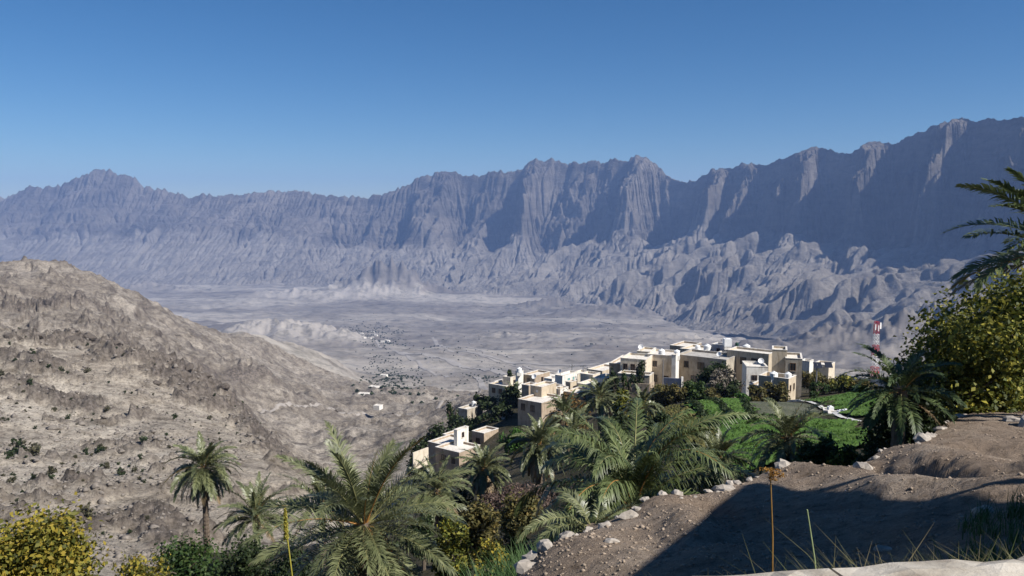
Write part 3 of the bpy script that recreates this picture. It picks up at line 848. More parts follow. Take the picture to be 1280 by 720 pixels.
make_house('blue_grey_house', 'narrow blue grey block with a square white tank, tallest at the village back', 160, 37, [
    B_(892, 906.5, 918, 432, 460, mat=W_GREY, win=[('f', .5, 1.2, .6, .9), ('r', .5, 1.2, .6, .9)]),
    B_(896, 908, 922, 443, 462, mat=W_WHITE, D=156)], group=G2)
make_house('veranda_house', 'long tan house with a white roof line and a cream lit end wall', 142, 37, [
    B_(917, 961, 968, 443, 478, mat=W_TAN, depth=4.5, win=[('f', .7, 1.7, 1.6, 1.2), ('f', .4, 1.7, 1.0, 1.2)]),
    B_(922, 940, 950, 438, 450, mat=W_CREAM, D=150)], group=G2)
make_house('white_front_house', 'low white fronted house with two square dark windows under the long tan house', 132, 8, [
    B_(934, 960, 968, 459, 488, mat=W_WHITE, depth=5, win=[('f', .38, 1.9, .75, .85), ('f', .75, 1.9, .75, .85)])], group=G2)
make_house('corner_house', 'front corner house with bright two-windowed end wall and a walled roof terrace', 122, 37, [
    B_(955, 986, 1003, 474, 506, mat=W_TAN, depth=3.6, par=.8, win=[('r', .25, 1.6, .45, .9), ('r', .72, 1.6, .45, .9)]),
    B_(940, 958, 968, 484, 506, mat=W_BROWN, D=126, depth=4)], group=G2)
make_house('turret_house', 'tan house with a square turret and one framed window, behind the corner house', 132, 18, [
    B_(984, 1003, 1008, 449, 482, mat=W_STONE, depth=6, win=[('f', .45, 1.4, .8, 1.2, M_DOOR)]),
    B_(967, 984, 990, 438, 482, mat=W_TAN, D=134, depth=4)], group=G2)
make_house('walled_house', 'low cream house beyond the orchard at the right edge of the village', 165, 37, [
    B_(1003, 1012, 1022, 452, 468, mat=W_WHITE),
    B_(1020, 1036, 1053, 457, 474, mat=W_CREAM, D=168)], group=G2)

make_house('courtyard_house', 'tiny white house wedged between the two storey house and the teal windowed house', 160, 37, [
    B_(668, 684, 694, 471, 492, mat=W_WHITE, D=176, depth=5, win=[('f', .5, 1.2, .6, .9)]),
    B_(690, 700, 712, 487, 503, mat=W_WHITE, D=152, win=[('r', .5, 1.1, .6, .8)])], group=G1)
make_house('terrace_house', 'tan low house with two front windows, downhill of the teal windowed house', 150, 37, [
    B_(706, 722, 736, 492, 508, mat=W_TAN, depth=5, win=[('f', .3, 1.3, .6, .9), ('f', .7, 1.3, .6, .9), ('r', .5, 1.2, .6, .9)])], group=G1)
make_house('rim_house', 'pale cube house on the rim directly left of the thin white tower', 182, 37, [
    B_(628, 638, 648, 472, 490, mat=W_CREAM, win=[('r', .5, 1.3, .7, .9)])], group=G1)
make_house('back_house', 'small white house behind the low pale house, only its top showing', 180, 37, [
    B_(748, 760, 770, 459, 474, mat=W_WHITE, depth=5, win=[('f', .5, 1.1, .6, .7)]),
    B_(712, 722, 734, 468, 482, mat=W_CREAM, D=178, depth=5)], group=G1)
make_house('step_house', 'white stepped house filling the gap left of the tall cream house', 152, 37, [
    B_(742, 756, 768, 474, 496, mat=W_WHITE, depth=5, win=[('f', .5, 1.3, .6, .9), ('r', .5, 1.3, .6, .9)])], group=G1)

# pump hut in the fields
make_house('pump_hut', 'tiny white pump hut with a dark doorway standing in the green field', 78, 20, [
    B_(1038, 1056, 1061, 519, 536, mat=W_WHITE, depth=1.4, par=.1, door=(.6, 1.0)),
    B_(1035, 1040, 1044, 514, 536, mat=W_WHITE, D=80, par=.1)], cat='hut', group='huts')

# free-standing walls
def wall_run(name, label, pts, h, th, mat, cat='wall', z_drop=1.0):
    mb = MB()
    P = [at(*p) for p in pts]
    root = None
    c = P[0]
    for a, b in zip(P[:-1], P[1:]):
        d = Vector((b.x - a.x, b.y - a.y, 0)).normalized(); n = Vector((-d.y, d.x, 0)) * th / 2
        ring = []
        for q in (a, b):
            ring.append([q - n - c + Vector((0, 0, -h - z_drop)), q + n - c + Vector((0, 0, -h - z_drop)), q + n - c, q - n - c])
        A, Bq = ring
        for i in range(4):
            j = (i + 1) % 4
            mb.quad(A[i], A[j], Bq[j], Bq[i])
        mb.quad(*A[::-1]); mb.quad(*Bq)
    o = mb.build(name, mat); o.location = c
    tag(o, label, cat)
    return o
wall_run('garden_wall', 'pale plastered garden wall at the left foot of the lowest house', [(516, 566, 131), (535, 559, 133)], 2.0, .25, W_CREAM)
wall_run('garden_wall', 'dim brown courtyard wall in front of the tall cream house', [(774, 478, 133), (812, 480, 131), (817, 477, 134)], 1.8, .25, W_BROWN)
wall_run('garden_wall', 'grey courtyard wall with a white gatepost below the tall cream house', [(830, 472, 134), (851, 473, 132)], 1.8, .2, W_GREY)
wall_run('gatepost', 'white gatepost at the end of the grey courtyard wall', [(851.5, 471, 131.9), (854, 471, 131.9)], 2.2, .35, W_WHITE, 'gatepost')
wall_run('garden_wall', 'low white wall running along the lane behind the orchard', [(1052, 468, 160), (1075, 471, 150), (1100, 474, 142), (1130, 479, 136)], 0.9, .3, W_WHITE)
wall_run('garden_wall', 'white wall below the corner house beside the field path', [(985, 500, 119), (1000, 499, 117), (1006, 502, 113)], 1.0, .3, W_WHITE)
wall_run('garden_wall', 'rough stone wall under the orchard trees above the green field', [(868, 500, 112), (905, 499, 112), (935, 502, 110)], .7, .5, W_STONE)

def water_tank(px, py_top, py_bot, D, label, mat=None, square=False):
    p = at(px, py_bot, D); h = (py_bot - py_top) * D / F_PX; r = h * 0.46
    root = empty('water_tank', p); tag(root, label, 'water tank', 'water tanks on the roofs')
    mb = MB()
    if square:
        mb.box(-r, r, -r, r, 0.06, h); mb.build('tank_body', mat or M_TANK, root)
        mb = MB(); mb.box(-r * .4, r * .4, -r * .4, r * .4, h + .003, h + .1); mb.build('lid', mat or M_TANK, root)
    else:
        mb.lathe((0, 0, 0), [(r * .96, .06), (r, .12), (r, h * .38), (r * .96, h * .42), (r, h * .46), (r, h * .8), (r * .5, h * .95), (r * .3, h * .96)], 16); mb.build('tank_body', mat or M_TANK, root, smooth=False)
        mb = MB(); mb.lathe((0, 0, 0), [(r * .3, h * .963), (r * .32, h * 1.02), (r * .1, h * 1.05)], 12); mb.build('lid', mat or M_TANK, root)
    mb = MB(); mb.box(-r * .9, r * .9, -r * .9, r * .9, -.6, .058); mb.build('plinth', W_WHITE, root)
for a in [(827, 436, 445, 146, 'white tank standing on the cream terrace roof, alone above the balcony'),
          (846, 437, 445, 144, 'white tank on top of the white pillar block of the tall cream house'),
          (863, 431, 437, 168, 'left white tank of three on the brown rear house'),
          (872, 431, 438, 164, 'middle white tank of three on the brown rear house'),
          (884, 430, 440, 162, 'right and biggest white tank of three behind the tall cream house'),
          (933, 430, 440, 150, 'large white tank above the roof of the long tan house'),
          (967, 464, 475, 124, 'white tank on the walled roof terrace of the corner house'),
          (649, 459, 466, 172, 'small white tank on the thin white tower'),
          (592, 501, 506, 176, 'small white tank on the isolated brown house at the rim'),
          (985, 465, 474, 124, 'small tank at the front edge of the walled roof terrace')]:
    water_tank(*a)
water_tank(909, 423, 433, 160, 'square white tank on the narrow blue grey block', square=True)
water_tank(921, 428, 433, 158, 'dark green tank behind the narrow blue grey block', M_TANKG)
water_tank(1050, 513, 520, 79, 'left square white tank on the pump hut roof', square=True)
water_tank(1057, 512, 520, 78.6, 'right square white tank on the pump hut roof', square=True)
water_tank(1038, 508, 515, 80.5, 'slim white tank on the low annex of the pump hut', square=True)

def dish(px, py, D, label, az=-.6):
    p = at(px, py, D)
    root = empty('satellite_dish', p, az); tag(root, label, 'satellite dish')
    mb = MB(); mb.lathe((0, 0, 0), [(.05, .0), (.30, .05), (.48, .16), (.5, .2), (.46, .2), (.28, .09), (.04, .05)], 16)
    d = mb.build('reflector', M_WHITEP, root); d.location = (0, 0, .75); d.rotation_euler = (math.radians(55), 0, 0)
    mb = MB(); mb.bar((0, .1, -.4), (0, .1, .75), .04, 6); mb.build('mast', M_STEEL, root)
dish(668, 476, 149, 'white dish on the upper room of the two storey house')
dish(801, 439, 147.5, 'white dish on the left roof of the tall cream house', -.3)
dish(899, 448, 146, 'white dish on the grey roof of the shaded long house', -.8)
dish(951, 457, 133, 'white dish on the low white fronted house', -.2)
dish(700, 469, 163, 'white dish on the teal windowed house', -.9)
# poles
def pole(px, pyt, pyb, D, label, arm=True):
    a = at(px, pyt, D); hgt = (pyb - pyt) * D / F_PX + 1.5
    root = empty('utility_pole', (a.x, a.y, a.z - hgt)); tag(root, label, 'utility pole', 'utility poles of the village')
    mb = MB(); mb.bar((0, 0, 0), (0, 0, hgt), .11, 6, .08); mb.build('shaft', M_STEEL, root)
    if arm:
        mb = MB(); mb.box(-.7, .7, -.05, .05, hgt - .5, hgt - .4)
        for x in (-.6, 0.12, .6): mb.box(x - .04, x + .04, -.04, .04, hgt - .398, hgt - .25)
        mb.build('crossarm', M_STEEL, root)
pole(715, 455, 470, 175, 'leftmost thin utility pole behind the teal windowed house')
pole(729, 456, 472, 178, 'middle thin utility pole between the teal windowed house and the low pale house')
pole(734, 458, 478, 168, 'thin utility pole just left of the low pale house')
pole(829, 449, 474, 138, 'utility pole in front of the tall cream house', False)
pole(745, 470, 485, 160, 'short pole beside the low pale house', False)

def solar_post():
    p = at(1020, 487, 128); k = 128 / F_PX
    hgt = 33 * k
    root = empty('solar_lamp', p - Vector((0, 0, 1))); tag(root, 'dark solar panels on a black post above the orchard', 'solar lamp')
    mb = MB(); mb.bar((0, 0, 0), (0, 0, hgt + 1), .12, 8); mb.build('post', M_STEEL, root)
    for x, w in ((0.1, .65), (1.9, .6)):
        mb = MB()
        for s in (-1, 1):
            pass
        z = hgt + .85
        mb.quad((x - w, -.35, z - .35), (x + w, -.35, z - .35), (x + w, .35, z + .4), (x - w, .35, z + .4))
        mb.quad((x - w, -.38, z - .41), (x - w, .32, z + .34), (x + w, .32, z + .34), (x + w, -.38, z - .41))
        mb.quad((x - w, -.38, z - .41), (x + w, -.38, z - .41), (x + w, -.35, z - .35), (x - w, -.35, z - .35))
        mb.quad((x - w, .32, z + .34), (x - w, .35, z + .4), (x + w, .35, z + .4), (x + w, .32, z + .34))
        mb.build('solar_panel', M_PVPANEL, root)
    mb = MB(); mb.bar((0, 0, hgt + .6), (2.0, 0, hgt + .6), .06, 6); mb.build('arm', M_STEEL, root)
solar_post()

def radio_mast():
    D = 300; k = D / F_PX
    top = at(1096, 402, D); hgt = 100 * k
    root = empty('radio_mast', (top.x, top.y, top.z - hgt), 0.35)
    tag(root, 'red and white banded lattice mast with white antennas', 'radio mast')
    def half(z): return 0.62 + (1 - z / hgt) * 0.75
    bands = [(0, .22), (.22, .42), (.42, .56), (.56, .70), (.70, .84), (.84, 1.0)]
    for i, (a, b) in enumerate(bands):
        red = (i % 2 == 1)
        mb = MB(); nseg = 3
        for s in range(nseg):
            z0 = hgt * (a + (b - a) * s / nseg); z1 = hgt * (a + (b - a) * (s + 1) / nseg)
            h0, h1 = half(z0), half(z1)
            cs0 = [(-h0, -h0, z0), (h0, -h0, z0), (h0, h0, z0), (-h0, h0, z0)]; cs1 = [(-h1, -h1, z1), (h1, -h1, z1), (h1, h1, z1), (-h1, h1, z1)]
            for q in range(4):
                w = (q + 1) % 4
                mb.bar(cs0[q], cs1[q], .11); mb.bar(cs0[q], cs1[w], .05); mb.bar(cs0[w], cs1[q], .05); mb.bar(cs1[q], cs1[w], .06)
        mb.build('mast_section', M_REDP if red else M_WHITEP, root)
    for (x, y, z, w, h) in ((1.5, -.4, hgt - 1.6, .3, 2.4), (-1.2, -.7, hgt - 2.0, .16, 2.2), (-.2, -1.2, hgt - 2.4, .16, 2.2)):
        mb = MB(); mb.box(x - w, x + w, y - .14, y + .14, z - h / 2, z + h / 2); mb.bar((x * .6, y * .6, z), (x, y, z), .08); mb.build('antenna_panel', M_WHITEP, root)
    mb = MB(); mb.lathe((0, 0, 0), [(.7, 0), (.75, .2), (.1, .45)], 12)
    d = mb.build('antenna_dish', M_WHITEP, root); d.location = (-1.2, -1.2, hgt * .62); d.rotation_euler = (math.pi / 2, 0, -.6)
    mb = MB(); mb.bar((0, 0, hgt), (0, 0, hgt + 2.2), .06); mb.build('lightning_rod', M_STEEL, root)
radio_mast()

# ------------------------------------------------------------------ fields, lane, tracks
def drape(name, pxpts, width, mat, lift=0.03, n=60):
    """a strip laid on the ground along a line of points (px, py, D)"""
    P = [at(*p) for p in pxpts]
    xs = np.array([p.x for p in P]); ys = np.array([p.y for p in P])
    s = np.concatenate([[0], np.cumsum(np.hypot(np.diff(xs), np.diff(ys)))])
    t = np.linspace(0, s[-1], n)
    X = np.interp(t, s, xs); Y = np.interp(t, s, ys)
    for _ in range(3):
        X[1:-1] = (X[:-2] + 2 * X[1:-1] + X[2:]) / 4; Y[1:-1] = (Y[:-2] + 2 * Y[1:-1] + Y[2:]) / 4
    dx, dy = np.gradient(X), np.gradient(Y); l = np.hypot(dx, dy); nx, ny = -dy / l, dx / l
    V = []
    m = 5
    for q in np.linspace(-.5, .5, m):
        w = width * (1 + .25 * fbm(t / max(8, width * 2), t * 0 + q, 3, 90))
        x = X + nx * w * q; y = Y + ny * w * q
        V.append(np.stack([x, y, ground_z(x / y, y) + lift], 1))
    V = np.stack(V, 1).reshape(-1, 3)
    o = np_mesh(name, V, grid_faces(n, m), mat)
    tag(o, kind='structure')
    return o
M_TRACK = plain('pale_track', (0.30, 0.27, 0.24), 0.9, .2, .3)
M_WADI = plain('pale_wadi_gravel', (0.30, 0.275, 0.25), 0.9, .2, .02)
M_LIME = plain('pale_limestone', (0.42, 0.385, 0.345), 0.9, .25, .03)
M_CONC = plain('white_concrete', (0.56, 0.54, 0.50), 0.8, .12, 2.0)
drape('track', [(325, 522, 690), (360, 518, 740), (400, 514, 790), (440, 510, 830), (470, 512, 850), (520, 517, 800)], 3.6, M_TRACK, .3, 120)
drape('track', [(520, 517, 800), (560, 505, 900), (600, 490, 1150), (622, 478, 1400)], 4.5, M_TRACK, .6)
drape('track', [(470, 415, 4300), (465, 425, 3800), (480, 437, 3200), (520, 452, 2600), (560, 466, 2150), (600, 480, 1700), (608, 490, 1300)], 13, M_WADI, 1.2, 160)
drape('track', [(480, 437, 3200), (530, 440, 3100), (590, 446, 2850), (640, 452, 2600), (700, 458, 2300)], 14, M_WADI, 1.2, 120)
drape('track', [(540, 420, 4000), (555, 430, 3500), (580, 438, 3200), (640, 446, 2800)], 18, M_WADI, 1.2, 120)
drape('dry_riverbed', [(500, 447, 2900), (545, 451, 2700), (590, 458, 2450), (640, 462, 2250), (720, 466, 2000)], 34, M_WADI, 1.2, 120)
drape('dry_riverbed', [(560, 444, 2950), (640, 450, 2700), (760, 452, 2600), (860, 450, 2600)], 26, M_WADI, 1.2, 120)
drape('track', [(640, 400, 5200), (760, 405, 4900), (900, 408, 4700), (1040, 408, 4500)], 22, M_WADI, 1.5, 140)
drape('track', [(250, 405, 4600), (350, 402, 4800), (500, 397, 5200), (700, 395, 5500)], 26, M_WADI, 1.5, 140)
drape('lane', [(984, 502, 118), (1005, 507, 104), (1018, 515, 93), (1030, 522, 85), (1048, 536, 76), (1066, 545, 71), (1090, 556, 65)], .5, M_CONC, .14, 60)

def mat_field(name, c0, c1, c2):
    m, nt, b = new_mat(name)
    p, g = geo_pos(nt)
    n1 = noise_node(nt, p, .22, 6, .6); n2 = noise_node(nt, p, 3.0, 8, .75)
    r1 = ramp(nt, n1.outputs[0], [(.3, c0), (.5, c1), (.68, c2)])
    r2 = ramp(nt, n2.outputs[0], [(.32, (.45, .45, .4)), (.55, (1, 1, 1)), (.75, (1.2, 1.2, 1.1))])
    nt.links.new(mix(nt, .8, r1.outputs[0], r2.outputs[0], 'MULTIPLY'), b.inputs['Base Color'])
    bump(nt, b, n2.outputs[0], .9, .25)
    return m
F_GREEN = mat_field('green_crop', (.055, .11, .022), (.085, .165, .032), (.13, .21, .048))
F_OLIVE = mat_field('ripening_crop', (.07, .09, .025), (.13, .12, .04), (.17, .14, .055))
F_STUB = mat_field('sparse_crop', (.075, .085, .05), (.12, .125, .085), (.15, .15, .11))
F_SCRUB = mat_field('garden_soil', (.035, .035, .02), (.07, .06, .035), (.11, .09, .06))

def patch(name, poly, mat, lift=.06, n=46, kind='structure', rough=.12, seed=0):
    """a field sheet laid over the ground inside a ring of points (px, py, D)"""
    P = [at(*p) for p in poly]
    xy_ = [(p.x, p.y) for p in P]
    x0, x1 = min(p[0] for p in xy_), max(p[0] for p in xy_); y0, y1 = min(p[1] for p in xy_), max(p[1] for p in xy_)
    gx, gy = np.meshgrid(np.linspace(x0, x1, n), np.linspace(y0, y1, n))
    def inside(x, y):
        c = np.zeros(x.shape, bool); j = len(xy_) - 1
        for i in range(len(xy_)):
            xi, yi = xy_[i]; xj, yj = xy_[j]
            t = ((yi > y) != (yj > y)) & (x < (xj - xi) * (y - yi) / (yj - yi + 1e-12) + xi)
            c ^= t; j = i
        return c
    wob = (y1 - y0) * .04
    ins = inside(gx + wob * fbm(gx / 3, gy / 3, 3, 91), gy + wob * fbm(gx / 3, gy / 3, 3, 95))
    z = ground_z(gx / gy, gy) + lift + rough * np.abs(fbm(gx / .55, gy / .55, 3, 97 + seed))
    V = np.stack([gx, gy, z], 2).reshape(-1, 3)
    F = grid_faces(n, n); keep = ins.reshape(-1)[F].all(1)
    F = F[keep]
    used = np.unique(F); re = np.zeros(len(V), np.int64); re[used] = np.arange(len(used))
    o = np_mesh(name, V[used], re[F], mat)
    tag(o, kind=kind)
    return o
patch('field', [(800, 512, 92), (845, 504, 99), (866, 524, 79), (895, 548, 62), (908, 564, 53), (880, 570, 50), (846, 545, 61), (815, 526, 77)], F_OLIVE, .30, 150, rough=.35)
patch('field', [(855, 501, 103), (893, 502, 101), (908, 520, 82), (920, 538, 67), (898, 548, 61), (872, 522, 80)], F_GREEN, .24, 150, rough=.18, seed=1)
patch('field', [(890, 502, 101), (934, 506, 97), (938, 520, 81), (944, 538, 67), (916, 538, 66.5), (902, 515, 85)], F_GREEN, .32, 150, rough=.18, seed=2)
patch('field', [(932, 506, 98), (1002, 508, 94), (1022, 520, 82), (1000, 538, 67), (940, 538, 67)], F_STUB, .16, 150, rough=.08, seed=3)
patch('field', [(880, 538, 67), (945, 534, 70), (1008, 534, 70), (1006, 560, 53), (960, 594, 40), (920, 602, 37.5), (900, 575, 47)], F_GREEN, .20, 170, rough=.18, seed=4)
patch('field', [(1004, 495, 112), (1060, 490, 118), (1125, 494, 112), (1120, 525, 74), (1070, 532, 72), (1030, 512, 90)], F_GREEN, .18, 150, rough=.16, seed=5)
patch('field', [(1000, 530, 73), (1040, 532, 71), (1078, 552, 61), (1095, 570, 52), (1040, 578, 47), (1000, 572, 50)], F_GREEN, .24, 150, rough=.16, seed=6)

HEDGES = []
HEDGES.append(('low dark hedge between the ripening crop and the first green strip', [(858, 503, 98), (870, 515, 86), (880, 528, 74), (893, 545, 63)]))
HEDGES.append(('low dark hedge between the first and second green strips', [(884, 504, 98), (900, 516, 84), (912, 530, 72), (918, 536, 68)]))
HEDGES.append(('low dark hedge along the left edge of the ploughed plot', [(926, 509, 93), (933, 520, 81), (938, 535, 68)]))
HEDGES.append(('low dark hedge under the ploughed plot, above the lower green field', [(938, 537, 67), (970, 537, 67.5), (1000, 537, 67.5)]))
HEDGES.append(('low dark hedge at the left end of the fields', [(822, 514, 88), (832, 525, 78), (850, 545, 61)]))
# ================================================================== PLANTS
def leaf_mat(name, cols, rough=.6, spec=.25, trans=.3):
    m, nt, b = new_mat(name)
    g = nt.nodes.new('ShaderNodeNewGeometry')
    r = ramp(nt, g.outputs['Random Per Island'], [(i / max(1, len(cols) - 1), c) for i, c in enumerate(cols)])
    p, _ = geo_pos(nt)
    n = noise_node(nt, p, 1.1, 3, .6)
    rr = ramp(nt, n.outputs[0], [(.35, (.62, .64, .6)), (.62, (1.15, 1.12, 1.05))])
    col = mix(nt, .7, r.outputs[0], rr.outputs[0], 'MULTIPLY')
    nt.links.new(col, b.inputs['Base Color'])
    b.inputs['Roughness'].default_value = rough
    b.inputs['Specular IOR Level'].default_value = spec
    if trans:
        t = nt.nodes.new('ShaderNodeBsdfTranslucent'); nt.links.new(col, t.inputs['Color'])
        ms = nt.nodes.new('ShaderNodeMixShader'); ms.inputs[0].default_value = trans
        out = nt.nodes['Material Output']
        nt.links.new(b.outputs[0], ms.inputs[1]); nt.links.new(t.outputs[0], ms.inputs[2]); nt.links.new(ms.outputs[0], out.inputs['Surface'])
    return m
L_DARK = leaf_mat('dark_leaf', [(.018, .030, .012), (.035, .055, .020), (.055, .075, .028)])
L_CITRUS = leaf_mat('citrus_leaf', [(.020, .042, .012), (.040, .078, .020), (.075, .11, .03)])
L_YELLOW = leaf_mat('yellow_leaf', [(.11, .115, .024), (.22, .205, .034), (.33, .275, .04), (.38, .28, .045), (.10, .11, .022), (.06, .07, .016)])
L_YGREEN = leaf_mat('yellow_green_leaf', [(.035, .05, .012), (.09, .11, .022), (.06, .08, .018), (.22, .225, .038), (.37, .33, .055), (.035, .05, .012)])  # brightest tones paint sunlit highlights into the yellow green leaves
L_OLIVE = leaf_mat('olive_leaf', [(.055, .055, .02), (.10, .095, .035), (.16, .14, .05), (.20, .15, .05)])
L_ORANGE = leaf_mat('dry_orange_leaf', [(.12, .07, .025), (.20, .12, .04), (.26, .16, .06), (.12, .10, .035)])
L_BRIGHT = leaf_mat('bright_green_leaf', [(.035, .085, .015), (.06, .14, .025), (.09, .18, .035)])
L_TWIG = leaf_mat('purple_brown_twig', [(.07, .045, .038), (.11, .075, .062), (.16, .115, .095)], trans=0)
L_GREYT = leaf_mat('bare_twig', [(.14, .12, .10), (.22, .19, .16), (.08, .075, .05)], trans=0)
L_SHRUB = leaf_mat('desert_shrub_leaf', [(.045, .045, .025), (.075, .072, .040), (.11, .10, .065)], trans=.1)
L_REED = leaf_mat('reed_leaf', [(.035, .075, .022), (.06, .12, .035), (.10, .16, .06)])
L_DRYG = leaf_mat('dry_grass_blade', [(.05, .065, .025), (.12, .12, .05), (.24, .20, .11), (.07, .10, .03)])
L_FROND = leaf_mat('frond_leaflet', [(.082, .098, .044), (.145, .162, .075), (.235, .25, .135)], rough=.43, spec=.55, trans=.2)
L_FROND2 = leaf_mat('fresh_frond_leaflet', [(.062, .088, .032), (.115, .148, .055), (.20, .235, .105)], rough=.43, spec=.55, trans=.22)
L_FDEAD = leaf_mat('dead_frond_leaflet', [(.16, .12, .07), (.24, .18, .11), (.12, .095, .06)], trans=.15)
L_FROND3 = leaf_mat('shaded_frond_leaflet', [(.036, .058, .022), (.065, .095, .035), (.10, .135, .05)], rough=.5, spec=.35, trans=.15)  # darker frond copy, shade of the big tree painted into the colour
M_RACHIS = plain('frond_rib', (.20, .19, .08), .6, .3, 8)
M_STALK = plain('orange_stalk', (.34, .17, .05), .6, .3, 8)
M_PTRUNK = plain('palm_trunk_bark', (.13, .10, .075), .95, .5, 7, .03)
M_BARK = plain('tree_bark', (.13, .105, .08), .95, .35, 5, .02)
M_PBARK = plain('pale_bark', (.36, .30, .24), .9, .25, 5, .02)

def leaves_arrays(rng, clusters, size, aspect=1.6, up=.35, fold=.18):
    """many small folded leaves spread through clusters: (centre, radii, count)"""
    Vs = []
    for c, r, n in clusters:
        d = rng.normal(size=(n, 3)); d /= np.linalg.norm(d, axis=1)[:, None]
        rad = rng.uniform(.25, 1.0, n) ** .5
        rad *= 1 + .22 * rng.normal(size=n)
        C = np.array(c) + d * rad[:, None] * np.array(r)
        nrm = d * .8 + rng.normal(size=(n, 3)) * .75 + np.array([0, 0, up]); nrm /= np.linalg.norm(nrm, axis=1)[:, None]
        a = np.cross(nrm, rng.normal(size=(n, 3))); a /= np.linalg.norm(a, axis=1)[:, None]
        b = np.cross(nrm, a)
        s = size * rng.uniform(.6, 1.35, n)[:, None]
        L = a * s * aspect * .5; W = b * s * .5
        Vs.append(np.stack([C - L, C + W + nrm * s * fold - L * .1, C + L, C - W + nrm * s * fold - L * .1], 1))
    V = np.concatenate(Vs).reshape(-1, 3)
    F = np.arange(len(V)).reshape(-1, 4)
    return V, F

def limbs_mesh(rng, h, spread, n_limbs, r0, lean=(0, 0)):
    mb = MB()
    top = Vector((lean[0], lean[1], h * .55))
    mb.tube([(0, 0, -.5), (lean[0] * .3, lean[1] * .3, h * .2), top], [r0 * 1.25, r0, r0 * .7], 7)
    for i in range(n_limbs):
        an = 2 * math.pi * (i + rng.uniform(-.3, .3)) / n_limbs
        st = Vector((lean[0] * .5, lean[1] * .5, h * rng.uniform(.25, .52)))
        e = Vector((math.cos(an) * spread * rng.uniform(.5, .95), math.sin(an) * spread * rng.uniform(.5, .95), h * rng.uniform(.65, .98)))
        m = st.lerp(e, .5) + Vector((rng.normal() * .08, rng.normal() * .08, .08)) * h
        mb.tube([st, m, e], [r0 * .55, r0 * .35, r0 * .1], 5)
        for k in range(2):
            e2 = m + Vector((rng.normal() * .3, rng.normal() * .3, rng.uniform(.1, .4))) * spread
            mb.tube([m, m.lerp(e2, .6) + Vector((0, 0, .04 * h)), e2], [r0 * .28, r0 * .16, r0 * .05], 4)
    return mb

def crown_clusters(rng, w, d, h, z0, n_cl, n_leaf, squash=.8):
    out = []
    for i in range(n_cl):
        an = rng.uniform(0, 2 * math.pi); rr = math.sqrt(rng.uniform(0, 1)) * .78
        zz = rng.uniform(0.05, 1)
        k = math.sqrt(max(.05, 1 - (zz * 1.5 - .65) ** 2))
        c = (math.cos(an) * rr * w * k, math.sin(an) * rr * d * k, z0 + zz * h * .9)
        q = rng.uniform(.16, .42)
        out.append((c, (w * q, d * q, h * q * squash), max(4, int(n_leaf / n_cl * (q / .29) ** 2))))
    return out

def bush(name, label, px, py_top, py_bot, D, wpx, mat, leaf_px=2.6, n=None, cat='bush', group=None, trunk=True, seed=0, n_cl=None, bark=None, depth=.9, ground=True, trunk_frac=.25, cb=None):
    """a bush or tree whose crown spans wpx pixels and whose foot stands on the ground"""
    rng = np.random.RandomState(seed + int(px) * 7 + int(py_top) * 13)
    k = D / F_PX
    base = at(px, py_bot, D)
    gz = H(base.x, base.y)
    zt = at(px, py_top, D).z
    zb = min(gz, base.z) if ground else base.z
    h = max(.6, zt - zb)
    w = wpx * k / 2
    root = empty(name, (base.x, base.y, zb))
    tag(root, label, cat, group)
    crown_h = min(h, max(h * (1 - trunk_frac), .5))
    if cb: crown_h = zt - at(px, cb, D).z
    z0 = h - crown_h
    size = leaf_px * k * 1.0
    if n is None:
        n = int(min(9000, max(250, 3.4 * (wpx * (py_bot - py_top)) / (leaf_px ** 2) * 2.2)))
    cl = crown_clusters(rng, w, w * depth, crown_h, z0, n_cl or max(9, min(60, n // 90)), n)
    V, F = leaves_arrays(rng, cl, size)
    V[:, 2] = np.maximum(V[:, 2], -.2)
    np_mesh('crown', V, F, mat, smooth=False, parent=root)
    if trunk:
        limbs_mesh(rng, h * .92, w * .75, 6, max(.03, .035 * h)).build('trunk', bark or M_BARK, root)
    return root

